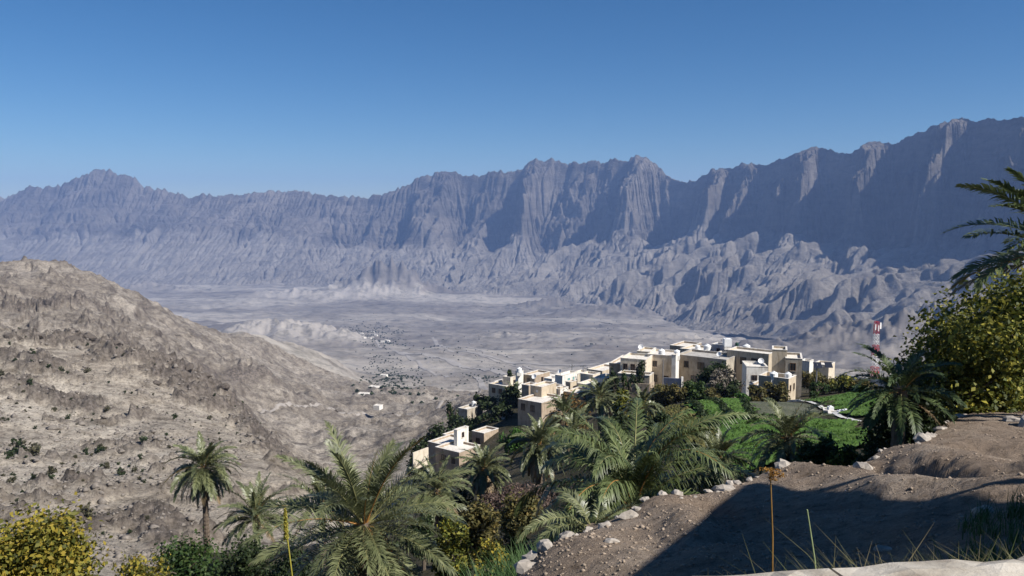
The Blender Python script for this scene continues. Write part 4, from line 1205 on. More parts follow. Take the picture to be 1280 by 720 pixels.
# ------------------------------------------------------------------ date palms
def frond_arrays(rng, L, e0, droop, az, pairs=58, lw=.028, lmax=.42, twist=0., vee=.5, side_bend=0., sag=.16):
    n = 22
    t = np.linspace(0, 1, n)
    el = e0 - droop * t ** 1.35
    ds = L / (n - 1)
    r = np.concatenate([[0], np.cumsum(np.cos(el[:-1]) * ds)]); z = np.concatenate([[0], np.cumsum(np.sin(el[:-1]) * ds)])
    aa = az + side_bend * t
    x = np.concatenate([[0], np.cumsum(np.cos(el[:-1]) * np.cos(aa[:-1]) * ds)]); y = np.concatenate([[0], np.cumsum(np.cos(el[:-1]) * np.sin(aa[:-1]) * ds)])
    P = np.stack([x, y, z], 1)
    T = np.gradient(P, axis=0); T /= np.linalg.norm(T, axis=1)[:, None]
    S = np.stack([-np.sin(aa), np.cos(aa), 0 * aa], 1)
    U = np.cross(S, T) * -1
    U = np.where((U[:, 2:3] < 0) & (np.abs(el)[:, None] < 1.5), -U, U)
    tw = twist * t
    S2 = S * np.cos(tw)[:, None] + U * np.sin(tw)[:, None]; U2 = -S * np.sin(tw)[:, None] + U * np.cos(tw)[:, None]
    tt = np.repeat(np.linspace(.13, .995, pairs), 2); sg = np.tile([1., -1.], pairs)
    tt = np.clip(tt + rng.normal(size=len(tt)) * .004, .12, 1)
    f = tt * (n - 1)
    def ip(A): return np.stack([np.interp(f, np.arange(n), A[:, i]) for i in range(3)], 1)
    p0, Tt, St, Ut = ip(P), ip(T), ip(S2), ip(U2)
    ll = lmax * np.clip(np.interp(tt, [.12, .25, .5, .8, 1], [.55, .95, 1., .72, .35]), 0, 2) * (1 + .12 * rng.normal(size=len(tt)))
    ang = np.interp(tt, [.12, .6, 1.], [1.15, .85, .35]) + rng.normal(size=len(tt)) * .10
    ve = vee + rng.normal(size=len(tt)) * .22
    d = Tt * np.cos(ang)[:, None] + (St * sg[:, None] * np.cos(ve)[:, None] + Ut * np.sin(ve)[:, None]) * np.sin(ang)[:, None]
    d /= np.linalg.norm(d, axis=1)[:, None]
    wv = np.cross(d, Ut); wv /= np.linalg.norm(wv, axis=1)[:, None] + 1e-9
    lwv = lw * (.7 + .6 * rng.uniform(size=len(tt)))
    a0 = p0 + wv * (lwv * .5)[:, None]; a1 = p0 - wv * (lwv * .5)[:, None]
    m = p0 + d * (ll * .55)[:, None]
    m0 = m + wv * (lwv * .5)[:, None]; m1 = m - wv * (lwv * .5)[:, None]
    tip = p0 + d * ll[:, None] + np.array([0, 0, -1.]) * (ll * sag)[:, None]
    t0 = tip + wv * .002; t1 = tip - wv * .002
    V = np.stack([a0, a1, m1, m0, t1, t0], 1).reshape(-1, 3)
    b = np.arange(len(tt))[:, None] * 6
    F = np.concatenate([b + np.array([[0, 1, 2, 3]]), b + np.array([[3, 2, 4, 5]])], 0)
    # rib
    rb = np.interp(t, [0, .1, 1], [.045, .026, .005]) * (L / 3.2)
    ring = []
    for q in range(4):
        an = math.pi / 4 + q * math.pi / 2
        ring.append(P + S2 * (rb * math.cos(an))[:, None] + U2 * (rb * math.sin(an) * .7)[:, None])
    RV = np.stack(ring, 1).reshape(-1, 3); o = len(V)
    i = np.arange(n - 1)[:, None] * 4
    RF = np.concatenate([i + np.array([[q, (q + 1) % 4, 4 + (q + 1) % 4, 4 + q]]) for q in range(4)], 0) + o
    V = np.concatenate([V, RV]); Fm = np.concatenate([F, RF]); mi = np.concatenate([np.zeros(len(F), int), np.ones(len(RF), int)])
    return V, Fm, mi

def palm(label, px, py, D, L, trunk_h=None, n=44, emin=-.75, emax=1.45, droop=1.15, mat=None, pairs=58, seed=0, separate=True, dead=8, lmax=None, lw=None, stalks=6, py_foot=None, r_trunk=.17, az_from=None, lean=(0, 0), group='date palms in the gardens', name='date_palm', sag=.2, vee=.45):
    """px, py: the heart of the crown"""
    rng = np.random.RandomState(seed + int(px * 3 + py))
    c = at(px, py, D); mat = mat or L_FROND
    gx, gy = c.x - lean[0], c.y - lean[1]
    gz = H(gx, gy) if trunk_h is None else c.z - trunk_h
    root = empty(name, (gx, gy, gz - .15)); tag(root, label, 'palm tree', group)
    loc = Vector((lean[0], lean[1], c.z - gz + .15))
    hh = loc.z
    k = D / F_PX
    lmax = lmax or L * .14; lw = lw or max(.034, 1.05 * k)
    mb = MB()
    m = max(6, int(hh / .16)); pts = []; rad = []
    for i in range(m + 1):
        q = i / m
        pts.append((lean[0] * q * q, lean[1] * q * q, hh * q)); rad.append(r_trunk * (1.25 - .35 * q) * (1.0 + .13 * (i % 2)) * (1 + .25 * max(0, q - .85) / .15))
    mb.tube(pts, rad, 9)
    mb.build('trunk', M_PTRUNK, root)
    allv, allf, allm, off = [], [], [], 0
    for i in range(n):
        q = i / (n - 1)
        e0 = emax + (emin - emax) * q ** .85 + rng.normal() * .09
        az = i * 2.39996 + rng.normal() * .25
        if az_from is not None: az = az_from[0] + (az_from[1] - az_from[0]) * rng.uniform()
        Lf = L * (.82 + .3 * rng.uniform()) * (1 - .12 * q) * (.75 if q < .06 else 1)
        dr = droop * (.45 + .75 * (1 - abs(e0 - .5) / 1.5)) * rng.uniform(.75, 1.25)
        isdead = i >= n - dead
        V, F, mi = frond_arrays(rng, Lf, e0, dr, az, pairs, lw, lmax * rng.uniform(.85, 1.15), rng.normal() * .5, vee if not isdead else .1, rng.normal() * .16, sag)
        V = V + np.array([math.cos(az) * .12, math.sin(az) * .12, -.28 * q]) + np.array(loc)
        if separate:
            mats = [L_FDEAD if isdead else mat, M_STALK if (i % 5 == 0 or isdead) else M_RACHIS]
            o = np_mesh('frond', V, F, mats, smooth=False, parent=root, mat_idx=mi)
            if isdead: o['label'] = 'dry brown hanging frond'
        else:
            allv.append(V); allf.append(F + off); allm.append(np.where(mi == 0, 2 if isdead else 0, 1)); off += len(V)
    if not separate:
        np_mesh('crown', np.concatenate(allv), np.concatenate(allf), [mat, M_RACHIS, L_FDEAD], smooth=False, parent=root, mat_idx=np.concatenate(allm))
    for i in range(stalks):
        az = rng.uniform(0, 6.28); mb = MB(); l = L * .3
        p = [loc + Vector((math.cos(az) * l * s * .8, math.sin(az) * l * s * .8, -.15 + l * (.35 * s - .9 * s * s))) for s in (0, .35, .7, 1)]
        mb.tube(p, [.02, .017, .014, .01], 4)
        for j in range(12):
            e = p[-1] + Vector((rng.normal() * .1, rng.normal() * .1, -.12 - rng.uniform() * .2)) * (L / 3)
            mb.tube([p[-1], e], [.008, .005], 3)
        mb.build('fruit_stalk', M_STALK, root)
    return root

palm('tall slender palm standing alone before the bare hillside, long bare trunk', 255, 583, 62, 3.2, n=72, emin=-1.25, droop=1.25, pairs=54, dead=14, r_trunk=.2, seed=2)
palm('low palm without visible trunk, between the tall slender palm and the biggest palm', 320, 645, 50, 2.9, n=48, emin=-.2, pairs=46, dead=3, stalks=2, seed=3)
palm('biggest spreading palm, silvery fronds and orange stalks at its heart', 455, 652, 26, 3.85, n=70, emin=-1.1, droop=.72, pairs=70, dead=7, stalks=12, r_trunk=.2, seed=4)
palm('dark palm half hidden behind the left side of the biggest palm', 402, 628, 40, 2.5, n=28, emin=-.6, pairs=50, dead=4, seed=5)
palm('palm with orange fruit stalks behind the right side of the biggest palm', 545, 612, 60, 3.3, n=36, emin=-.6, pairs=50, dead=6, stalks=10, seed=6)
palm('upright palm right of the lowest house, brown skirt of hanging fronds', 606, 585, 72, 3.1, n=74, emin=-1.25, droop=1.2, pairs=54, dead=18, r_trunk=.22, seed=7)
palm('palm with straight dark trunk between the brown thicket and the bright green bush', 674, 555, 66, 3.2, n=74, emin=-1.1, droop=1.2, pairs=54, dead=16, r_trunk=.24, seed=8)
palm('huge clump palm with tall arching green fronds at the edge of the dirt terrace', 792, 630, 25, 4.7, n=56, emin=.12, emax=1.53, droop=1.8, mat=L_FROND2, pairs=84, sag=.5, vee=.1, lw=.042, dead=1, stalks=0, seed=9, trunk_h=.7)
palm('low dark palm with fronds arching over the terrace edge, left of the huge clump', 742, 657, 21, 2.3, n=24, emin=-.1, emax=.95, droop=1.5, pairs=54, dead=0, stalks=0, seed=10, trunk_h=.5)
palm('small silvery palm right of the huge clump, beside the green field', 897, 573, 33, 1.75, n=54, emin=-.5, pairs=46, dead=2, stalks=2, seed=11)
palm('dark green palm below the low pale house', 750, 496, 100, 3.9, n=40, emin=-.8, pairs=36, dead=3, stalks=0, seed=12)
palm('round headed palm on a short trunk in front of the fields, beside the citrus bush', 985, 545, 34, 2.3, n=56, emin=-.75, droop=1.3, pairs=46, dead=3, stalks=3, seed=13)
palm('shade-darkened palm growing out of the shady thicket beneath the big right hand tree', 1126, 484, 22.2, 1.75, n=40, emin=-.6, emax=1.3, droop=1.1, mat=L_FROND3, pairs=50, dead=1, stalks=0, seed=14)
palm('slim palm behind the huge clump, under the orange brown bush', 706, 515, 88, 3.0, n=30, emin=-.6, pairs=36, dead=3, stalks=0, seed=15)
palm('feathery palm in the garden between the huge clump and the orchard trees', 803, 508, 85, 3.2, n=30, emin=-.2, emax=1.45, pairs=36, dead=2, stalks=0, seed=16)
palm('small dark palm in the shade beside the terrace house', 643, 492, 168, 4.0, n=30, emin=-.6, pairs=30, dead=3, stalks=0, separate=False, seed=17)
palm('palm rising behind the two storey house near the olive bush', 718, 537, 75, 3.0, n=30, emin=-.7, pairs=36, dead=4, stalks=0, seed=18)
palm('tall palm leaning in from the terrace edge, its dark fronds against the mountain shade', 1345, 312, 22.5, 3.7, n=44, emin=-.2, emax=1.2, droop=.75, mat=L_FROND2, pairs=66, dead=2, lw=.05, stalks=0, seed=19)

# ------------------------------------------------------------------ trees and bushes
GT = 'trees on the steep left edge of the village'
for i, (px, pt, pb, D, w, lab) in enumerate([
    (548, 536, 572, 150, 46, 'dark tree low on the village edge, directly above the lowest house'),
    (524, 552, 590, 148, 34, 'lowest dark tree at the foot of the village edge'),
    (576, 522, 556, 160, 44, 'dark tree under the isolated brown house on the rim'),
    (600, 518, 545, 158, 40, 'dark tree between the isolated brown house and the two storey house'),
    (628, 506, 545, 154, 40, 'dark tree against the left wall of the two storey house'),
    (612, 497, 520, 175, 34, 'dark tree below the terrace house'),
    (640, 486, 520, 165, 34, 'dark tree beneath the thin white tower'),
    (566, 500, 512, 182, 20, 'small dark tree on the roof line left of the isolated brown house'),
    (600, 494, 508, 188, 20, 'small dark tree on the skyline left of the terrace house'),
    (640, 460, 478, 185, 16, 'small dark tree beside the thin white tower')]):
    bush('dark_tree', lab, px, pt, pb, D, w, L_DARK, 2.4, cat='tree', group=GT, seed=i)
bush('bright_bush', 'bright green rounded bush beside the long roofed house', 643, 536, 572, 118, 38, L_BRIGHT, 2.0, cat='bush')
bush('dry_bush', 'orange brown bush above the slim palm', 714, 494, 525, 122, 46, L_ORANGE, 2.2, seed=3)
bush('dry_bush', 'orange brown rounded bush in front of the two storey house', 692, 518, 552, 108, 36, L_ORANGE, 2.2, seed=4)
bush('yellow_green_tree', 'yellow green tree between the dark green palm and the orchard', 778, 490, 530, 96, 30, L_YGREEN, 2.2, cat='tree')
bush('dark_tree', 'narrow dark tree in the gap left of the tall cream house', 767, 466, 500, 136, 24, L_DARK, 2.2, cat='tree', seed=21)
bush('balcony_bush', 'shrub growing on the shaded terrace of the tall cream house', 797, 455, 482, 133, 26, L_DARK, 2.0, seed=22)
bush('balcony_bush', 'small shrub on the lower wall of the tall cream house', 783, 467, 482, 132, 16, L_CITRUS, 2.0, seed=23)
GO = 'orchard trees around the fields'
for i, (px, pt, pb, D, w, mt, lab) in enumerate([
    (826, 482, 512, 112, 40, L_OLIVE, 'brownish orchard tree under the grey courtyard wall'),
    (845, 480, 508, 110, 30, L_OLIVE, 'reddish brown orchard tree below the white gatepost'),
    (866, 478, 508, 110, 40, L_CITRUS, 'round dark orchard tree beside the bare tree'),
    (888, 486, 508, 108, 26, L_OLIVE, 'small olive orchard tree between the round dark tree and the bare tree'),
    (925, 494, 512, 106, 26, L_BRIGHT, 'low bright green bush at the top of the field'),
    (947, 484, 508, 110, 34, L_OLIVE, 'olive brown orchard tree leaning on the front corner house'),
    (968, 479, 508, 112, 40, L_OLIVE, 'large olive orchard tree covering the corner house front'),
    (1012, 462, 492, 140, 34, L_OLIVE, 'golden orchard tree directly beside the solar lamp'),
    (1030, 468, 494, 132, 40, L_OLIVE, 'golden brown orchard tree right of the solar lamp'),
    (1055, 470, 496, 130, 42, L_YGREEN, 'yellow green orchard tree in the row behind the field'),
    (1022, 478, 497, 120, 28, L_CITRUS, 'dark green bush at the foot of the solar lamp'),
    (1078, 474, 498, 128, 36, L_OLIVE, 'orchard tree at the right end of the row behind the field'),
    (1075, 482, 500, 112, 30, L_CITRUS, 'low green bush in front of the white lane wall'),
    (1032, 515, 536, 77, 20, L_DARK, 'dark bush against the left side of the pump hut')]):
    bush('orchard_tree', lab, px, pt, pb, D, w, mt, 2.2, cat='tree', group=GO, seed=40 + i)
# bare tree with pale limbs
def bare_tree():
    rng = np.random.RandomState(5)
    D = 116; k = D / F_PX
    b = at(925, 505, D); b.z = H(b.x, b.y)
    zt = at(905, 447, D).z
    root = empty('bare_tree', b); tag(root, 'half bare grey tree with pale branching limbs before the shaded long house', 'tree')
    h = zt - b.z
    mb = MB(); tips = []
    def grow(p, d, l, r, lev):
        e = p + d * l
        mid = p.lerp(e, .5) + Vector((rng.normal(), rng.normal(), rng.normal())) * l * .08
        mb.tube([p, mid, e], [r, r * .82, r * .62], 5)
        if lev == 0: tips.append(e); return
        for j in range(3):
            nd_ = (d + Vector((rng.normal(), rng.normal(), rng.normal() * .6 + .12)) * .62).normalized()
            grow(e, nd_, l * rng.uniform(.6, .82), r * .6, lev - 1)
    grow(Vector((0, 0, -.3)), Vector((-.55, 0, .8)).normalized(), h * .33, .17, 4)
    grow(Vector((.1, .2, -.3)), Vector((-.9, .3, .65)).normalized(), h * .33, .13, 4)
    mb.build('trunk', M_PBARK, root)
    cl = [(tuple(t), (.5, .5, .4), 16) for t in tips]
    V, F = leaves_arrays(rng, cl, .22)
    np_mesh('crown', V, F, L_GREYT, smooth=False, parent=root)
bare_tree()
bush('dark_tree', 'dark leafy tree in the shade left of the bare tree', 893, 456, 506, 124, 48, L_DARK, 2.3, cat='tree', seed=61)
bush('dark_tree', 'dark low tree squeezed under the bare tree', 912, 480, 506, 114, 40, L_DARK, 2.3, cat='tree', seed=62)

def hedge(label, pts):
    rng = np.random.RandomState(int(pts[0][0]))
    P = [at(*p) for p in pts]; xs = np.array([p.x for p in P]); ys = np.array([p.y for p in P]); s = np.concatenate([[0], np.cumsum(np.hypot(np.diff(xs), np.diff(ys)))])
    n = int(s[-1] / .35); t = np.linspace(0, s[-1], n); X = np.interp(t, s, xs) + .4 * fbm(t / 4, t * 0, 3, 191); Y = np.interp(t, s, ys) + .4 * fbm(t / 4, t * 0 + 5, 3, 192)
    z = ground_z(X / Y, Y) + .32
    cl = [((X[i], Y[i], z[i] + .1), (.32, .32, .26 * rng.uniform(.5, 1.3)), 26) for i in range(n)]
    V, F = leaves_arrays(rng, cl, .16)
    o = np_mesh('hedge', V, F, L_DARK, smooth=False); tag(o, label, 'hedge', 'low hedges between the fields')
for h_ in HEDGES: hedge(*h_)

# gardens below the fields
bush('citrus_bush', 'dense dark citrus bush behind the round headed palm', 1020, 545, 612, 30, 66, L_CITRUS, 4.0, seed=70)
bush('citrus_bush', 'smaller lit citrus bush right of the dense dark one', 1053, 560, 602, 29, 40, L_YGREEN, 3.4, seed=71)
bush('dark_bush', 'dark low bush between the citrus bushes and the shady thicket', 1088, 556, 592, 27, 44, L_DARK, 3.4, seed=72)
bush('dark_bush', 'dark bush behind the white stones of the terrace corner', 1160, 520, 580, 23.5, 50, L_DARK, 3.4, seed=73)
bush('dark_bush', 'dark bush in the hollow below the shade-darkened palm', 1105, 515, 580, 26, 70, L_DARK, 3.6, seed=74)
bush('citrus_bush', 'green bush between the fields and the huge clump palm', 860, 560, 600, 40, 36, L_CITRUS, 3.0, seed=75)
GU = 'garden undergrowth bushes below the palms'
for i, (px, pt, pb, D, w, mt, lab) in enumerate([
    (596, 632, 705, 32, 70, L_OLIVE, 'wide olive bush right of the biggest palm'),
    (565, 655, 720, 26, 60, L_YGREEN, 'yellow green bush touching the right fronds of the biggest palm'),
    (638, 655, 705, 26, 52, L_OLIVE, 'golden olive bush left of the terrace edge'),
    (612, 684, 735, 20, 56, L_YELLOW, 'yellow leaved low bush among the reeds'),
    (655, 625, 690, 38, 70, L_OLIVE, 'dull olive bush in front of the straight trunked palm'),
    (530, 650, 700, 40, 60, L_DARK, 'dark bush in the shade under the biggest palm'),
    (490, 690, 760, 30, 90, L_DARK, 'dark bush beneath the trunk of the biggest palm'),
    (240, 678, 760, 40, 110, L_CITRUS, 'green bush at the foot of the tall slender palm'),
    (180, 698, 760, 34, 80, L_YELLOW, 'pale yellow bush at the bottom edge, right of the big yellow shrub'),
    (310, 680, 760, 36, 90, L_DARK, 'dark bush between the tall slender palm and the biggest palm'),
    (375, 690, 770, 32, 90, L_DARK, 'dark bush left under the fronds of the biggest palm'),
    (560, 610, 650, 70, 60, L_DARK, 'dark bush under the palm with orange fruit stalks'),
    (800, 600, 650, 33, 80, L_DARK, 'dark bush behind the huge clump palm'),
    (870, 575, 622, 42, 60, L_DARK, 'dark bush behind the small silvery palm'),
    (740, 560, 596, 72, 50, L_CITRUS, 'dark green bush under the palms by the brown thicket'),
    (830, 520, 556, 76, 40, L_DARK, 'dark bush at the left edge of the field'),
    (770, 520, 560, 80, 44, L_DARK, 'dark bush below the yellow green tree'),
    (690, 545, 580, 98, 44, L_DARK, 'dark bush below the two storey house')]):
    bush('garden_bush', lab, px, pt, pb, D, w, mt, 3.2, group=GU, seed=80 + i)
for i, (px, pt, pb, D, w, lab) in enumerate([(690, 608, 650, 50, 110, 'purple brown leafless thicket round the straight palm trunk'), (745, 606, 655, 46, 70, 'purple brown leafless thicket left of the huge clump palm'), (635, 612, 648, 60, 80, 'purple brown leafless thicket right of the upright palm')]):
    bush('bare_thicket', lab, px, pt, pb, D, w, L_TWIG, 2.2, n=3600, cat='thicket', group='leafless thickets', seed=110 + i)
bush('yellow_shrub', 'big golden yellow leaved shrub filling the bottom corner of the garden', 45, 655, 840, 12, 180, L_YELLOW, 4.4, n=15000, n_cl=95, seed=120, cb=800)
bush('fig_tree', 'large spreading tree with yellow green top leaves at the terrace edge', 1290, 345, 560, 28, 250, L_YGREEN, 4.6, n=17000, n_cl=120, cat='tree', seed=121, cb=520)
bush('fig_tree', 'lower yellow green tree sloping down towards the mast, beside the largest one', 1196, 398, 562, 26, 190, L_YGREEN, 4.2, n=15000, n_cl=110, cat='tree', seed=122, trunk_frac=.05)
bush('dark_bush', 'dark leafy bush at the foot of the lower yellow green tree', 1140, 478, 582, 23.3, 120, L_DARK, 3.8, n=9000, n_cl=70, seed=124, trunk_frac=.05)
bush('dry_bush', 'rust brown dry bush at the foot of the large yellow green tree', 1283, 450, 525, 26.5, 60, L_ORANGE, 3.6, n=4000, seed=123)

# reeds by the terrace foot
def tufts(name, spots, mat, h, w, n_blade, kind='stuff', seed=0, bend=.5, label=None):
    rng = np.random.RandomState(seed)
    Vs, Fs, off = [], [], 0
    for (x, y, z, s) in spots:
        n = n_blade
        az = rng.uniform(0, 6.28, n); r0 = rng.uniform(0, .12, n) * s
        hh = h * s * rng.uniform(.5, 1.25, n); b = bend * hh * rng.uniform(.2, 1.2, n)
        bx, by = x + np.cos(az * 3) * r0, y + np.sin(az * 3) * r0
        ww = w * rng.uniform(.6, 1.3, n)
        sx, sy = -np.sin(az) * ww, np.cos(az) * ww
        def P(t, wt): 
            X = bx + np.cos(az) * b * t * t; Y = by + np.sin(az) * b * t * t; Z = z + hh * (t - .18 * bend * t * t)
            return np.stack([X + sx * wt, Y + sy * wt, Z], 1), np.stack([X - sx * wt, Y - sy * wt, Z], 1)
        rows = [P(0, 1), P(.4, .85), P(.75, .55), P(1, .06)]
        V = np.stack([q for rr in rows for q in rr], 1).reshape(-1, 3)
        bI = np.arange(n)[:, None] * 8 + off
        for j in range(3): Fs.append(bI + np.array([[2 * j, 2 * j + 1, 2 * j + 3, 2 * j + 2]]))
        Vs.append(V); off += len(V)
    o = np_mesh(name, np.concatenate(Vs), np.concatenate(Fs), mat, smooth=False)
    tag(o, kind=kind)
    return o
rng = np.random.RandomState(33)
sp = []
for _ in range(90):
    px = rng.uniform(595, 690); D = rng.uniform(14.5, 19)
    p = at(px, 740 - (px - 600) * .45, D); sp.append((p.x, p.y, H(p.x, p.y) - .05, rng.uniform(.8, 1.4)))
tufts('reeds', sp, L_REED, 1.1, .018, 34, seed=2)

# ------------------------------------------------------------------ desert shrubs on the bare hillside
def desert_shrubs():
    rng = np.random.RandomState(77)
    protos = []
    for i in range(4):
        cl = crown_clusters(rng, .5, .5, .8, 0, 14, 260)
        V, F = leaves_arrays(rng, cl, .13); V[:, 2] = np.maximum(V[:, 2], -.1)
        protos.append((np_mesh('crown', V, F, L_SHRUB if i % 2 else L_DARK, smooth=False, link=False)))
    tw = limbs_mesh(rng, .7, .4, 5, .03)
    o = tw.build('stem', M_BARK); stem_me = o.data; bpy.data.objects.remove(o)
    big = [(18, 558, 190, 22), (40, 556, 190, 26), (8, 572, 180, 14), (124, 548, 208, 13), (125, 557, 203, 17), (135, 508, 258, 10), (38, 585, 165, 12), (60, 578, 170, 15), (85, 520, 245, 8), (100, 640, 125, 22), (218, 515, 258, 9), (262, 508, 270, 8),
           (45, 445, 305, 9), (3, 475, 280, 12), (40, 488, 265, 10), (68, 507, 250, 9), (80, 467, 290, 8), (113, 470, 295, 13), (178, 560, 205, 13), (170, 510, 262, 7), (148, 590, 168, 12), (165, 583, 172, 10), (105, 565, 198, 10), (130, 575, 180, 12), (65, 468, 288, 8), (28, 540, 208, 8), (60, 610, 150, 10), (10, 605, 155, 12)]
    lst = [(px, D, w) for px, py, D, w in big]
    tries = 0
    while len(lst) < 250 and tries < 6000:
        tries += 1
        px = rng.uniform(-40, 420); D = math.exp(rng.uniform(math.log(112), math.log(345)))
        u, _ = ray(px, 520)
        if px > 200 + (D - 120) * .9 and D < 330: continue
        lst.append((px, D, rng.uniform(2.2, 6.5) * (1.2 if D < 200 else .9)))
    where = ['near the foot of the bare slope', 'in the middle of the bare slope', 'high on the bare slope under the ledges']
    for i, (px, D, w) in enumerate(lst):
        p = at(px, 520, D); z = H(p.x, p.y)
        s = w * D / F_PX
        root = empty('desert_shrub', (p.x, p.y, z - .05), rng.uniform(0, 6.28))
        root.scale = (s, s, s * rng.uniform(.7, 1.0))
        big_ = 'dark rounded shrub' if i < len(big) else 'tiny dusty shrub'
        tag(root, '%s %s' % (big_, where[0 if D < 165 else 1 if D < 240 else 2]), 'shrub', '%ss %s' % (big_, where[0 if D < 165 else 1 if D < 240 else 2]))
        for me, nm in ((protos[i % 4], 'crown'), (stem_me, 'stem')):
            c = bpy.data.objects.new(nm, me); COL.objects.link(c); c.parent = root
desert_shrubs()

# trees and houses far down in the valley
def far_things():
    rng = np.random.RandomState(91)
    Vs, Fs, off = [], [], 0
    zones = [(470, 418, 4100, 40, 20, 420), (490, 470, 1750, 40, 14, 330), (500, 495, 1150, 60, 6, 110), (560, 470, 1800, 80, 10, 40), (620, 455, 2500, 120, 10, 50), (480, 455, 2300, 40, 14, 260), (600, 470, 1900, 60, 10, 90), (760, 410, 4700, 200, 12, 90), (1000, 405, 4300, 160, 10, 60), (700, 430, 3600, 160, 12, 50), (600, 385, 6200, 200, 10, 60), (540, 436, 3100, 90, 10, 60)]
    for px, py, D, wp, dp, n in zones:
        for _ in range(n):
            q = at(px + rng.normal() * wp * .45, py, D * (1 + rng.normal() * .11))
            if q.y < 950: continue
            z = H(q.x, q.y); s = rng.uniform(1.4, 4.0) * (1 if D < 3000 else 1.5)
            d = rng.normal(size=(9, 3)); d /= np.linalg.norm(d, axis=1)[:, None]
            V, F = leaves_arrays(rng, [((q.x, q.y, z + s * .45), (s * .6, s * .6, s * .45), 22)], s * .5)
            Vs.append(V); Fs.append(F + off); off += len(V)
    o = np_mesh('valley_trees', np.concatenate(Vs), np.concatenate(Fs), L_DARK, smooth=False)
    tag(o, kind='stuff')
    # the white compound on the spur track
    make_house('compound_house', 'white house standing alone at the end of the pale track on the spur', 830, 20, [
        B_(466, 474, 479, 507.5, 513, mat=W_WHITE, depth=8, found=False)], cat='house', group='houses in the valley')
    fb = MB(); c = at(492, 514, 830)
    pts = [at(x, y, D) for x, y, D in ((463, 512, 835), (482, 518, 800), (508, 521, 780), (508, 515, 850))]
    for a, b in zip(pts[:-1], pts[1:]):
        for i in range(14):
            q = a.lerp(b, i / 14); q2 = a.lerp(b, (i + 1) / 14)
            z = H(q.x, q.y); z2 = H(q2.x, q2.y)
            A = Vector((q.x, q.y, z)); Bq = Vector((q2.x, q2.y, z2))
            fb.bar(A - c, A + Vector((0, 0, 2.2)) - c, .16)
            fb.quad(A - c + Vector((0, 0, .2)), Bq - c + Vector((0, 0, .2)), Bq - c + Vector((0, 0, 1.3)), A - c + Vector((0, 0, 1.3)))
    f = fb.build('compound_fence', M_STEEL); f.location = c
    tag(f, 'dark fence round the yard beside the lone white house on the spur', 'fence')
    k = 0
    spots = [(452, 421, 4050), (446, 425, 3950), (462, 428, 3700), (470, 424, 3900), (478, 430, 3600), (484, 426, 3800), (455, 431, 3600), (466, 418, 4300), (455, 505, 1050), (468, 499, 1150), (474, 468, 1850), (480, 472, 1700), (500, 466, 1900), (609, 353, 8600), (613, 354, 8500)]
    for px, py, D in spots:
        q = at(px, py, D); q.z = H(q.x, q.y) - .5
        s = rng.uniform(.7, 1.2) * (1.6 if D > 3000 else 1)* (2.2 if D > 8000 else 1)
        root = empty('valley_house', q, rng.uniform(-.8, 0))
        near = 'on the valley floor beyond the spur' if D > 5000 else 'in the valley settlement under the pale hill' if D > 3000 else 'beside the wadi trees below the bare hill'
        tag(root, 'tiny pale flat roofed house %s' % near, 'house', 'tiny houses %s' % near)
        mb = MB(); block_walls(mb, -7 * s, 7 * s, -5 * s, 5 * s, -2, 4.5 * s, .6, .5); mb.build('wall', W_WHITE, root)
        mb = MB(); mb.box(-6.4 * s, 6.4 * s, -4.4 * s, 4.4 * s, 4.5 * s - .59, 4.5 * s - .4); mb.build('roof', M_ROOF, root)
far_things()

L_CROP = leaf_mat('crop_blade', [(.065, .135, .028), (.11, .20, .042), (.155, .25, .055)])
def crops():
    rng = np.random.RandomState(61); sp = []
    polys = [[(858, 505, 97), (893, 505, 98), (915, 536, 69), (900, 545, 63)], [(893, 505, 98), (930, 509, 93), (940, 536, 68), (918, 536, 68)], [(890, 542, 65), (1000, 537, 68), (1002, 560, 54), (930, 598, 39)], [(1012, 498, 107), (1110, 498, 107), (1110, 522, 76), (1070, 528, 74)], [(1005, 535, 70), (1072, 552, 61), (1085, 568, 53), (1005, 570, 51)]]
    for P in polys:
        q = [at(*p) for p in P]
        for _ in range(520):
            a, b = rng.uniform(0, 1, 2)
            v = q[0] * (1 - a) * (1 - b) + q[1] * a * (1 - b) + q[2] * a * b + q[3] * (1 - a) * b
            if fbm(np.array([v.x / 2.5]), np.array([v.y / 2.5]), 3, 196)[0] < -.15: continue
            sp.append((v.x, v.y, H(v.x, v.y) + .2, rng.uniform(.6, 1.4)))
    tufts('crop_grass', sp, L_CROP, .26, .03, 12, seed=9, bend=.6)
crops()
# ================================================================== FOREGROUND
def mat_dirt():
    m, nt, b = new_mat('terrace_dirt')
    p, g = geo_pos(nt)
    n1 = noise_node(nt, p, .45, 6, .6); n2 = noise_node(nt, p, 5.0, 9, .75); n3 = noise_node(nt, p, 28, 6, .7)
    r1 = ramp(nt, n1.outputs[0], [(.3, (.235, .178, .132)), (.5, (.335, .262, .20)), (.7, (.41, .34, .275))])
    r2 = ramp(nt, n2.outputs[0], [(.34, (.50, .47, .43)), (.52, (.98, .97, .96)), (.72, (1.2, 1.18, 1.15))])
    r3 = ramp(nt, n3.outputs[0], [(.35, (.7, .69, .67)), (.6, (1.05, 1.05, 1.05))])
    col = mix(nt, .85, r1.outputs[0], r2.outputs[0], 'MULTIPLY'); col = mix(nt, .8, col, r3.outputs[0], 'MULTIPLY')
    nt.links.new(col, b.inputs['Base Color'])
    ad = nd(nt, 'ShaderNodeMath', operation='ADD'); nt.links.new(n2.outputs[0], ad.inputs[0]); nt.links.new(n3.outputs[0], ad.inputs[1])
    bump(nt, b, ad.outputs[0], 1.0, .09)
    return m
M_DIRT = mat_dirt()
M_STONE = plain('pale_stone', (.37, .33, .285), .95, .45, 6, .02)
M_STONED = plain('brown_stone', (.105, .088, .074), .95, .5, 4, .05)
M_SCREE = plain('grey_scree', (.21, .185, .16), .95, .5, 2)

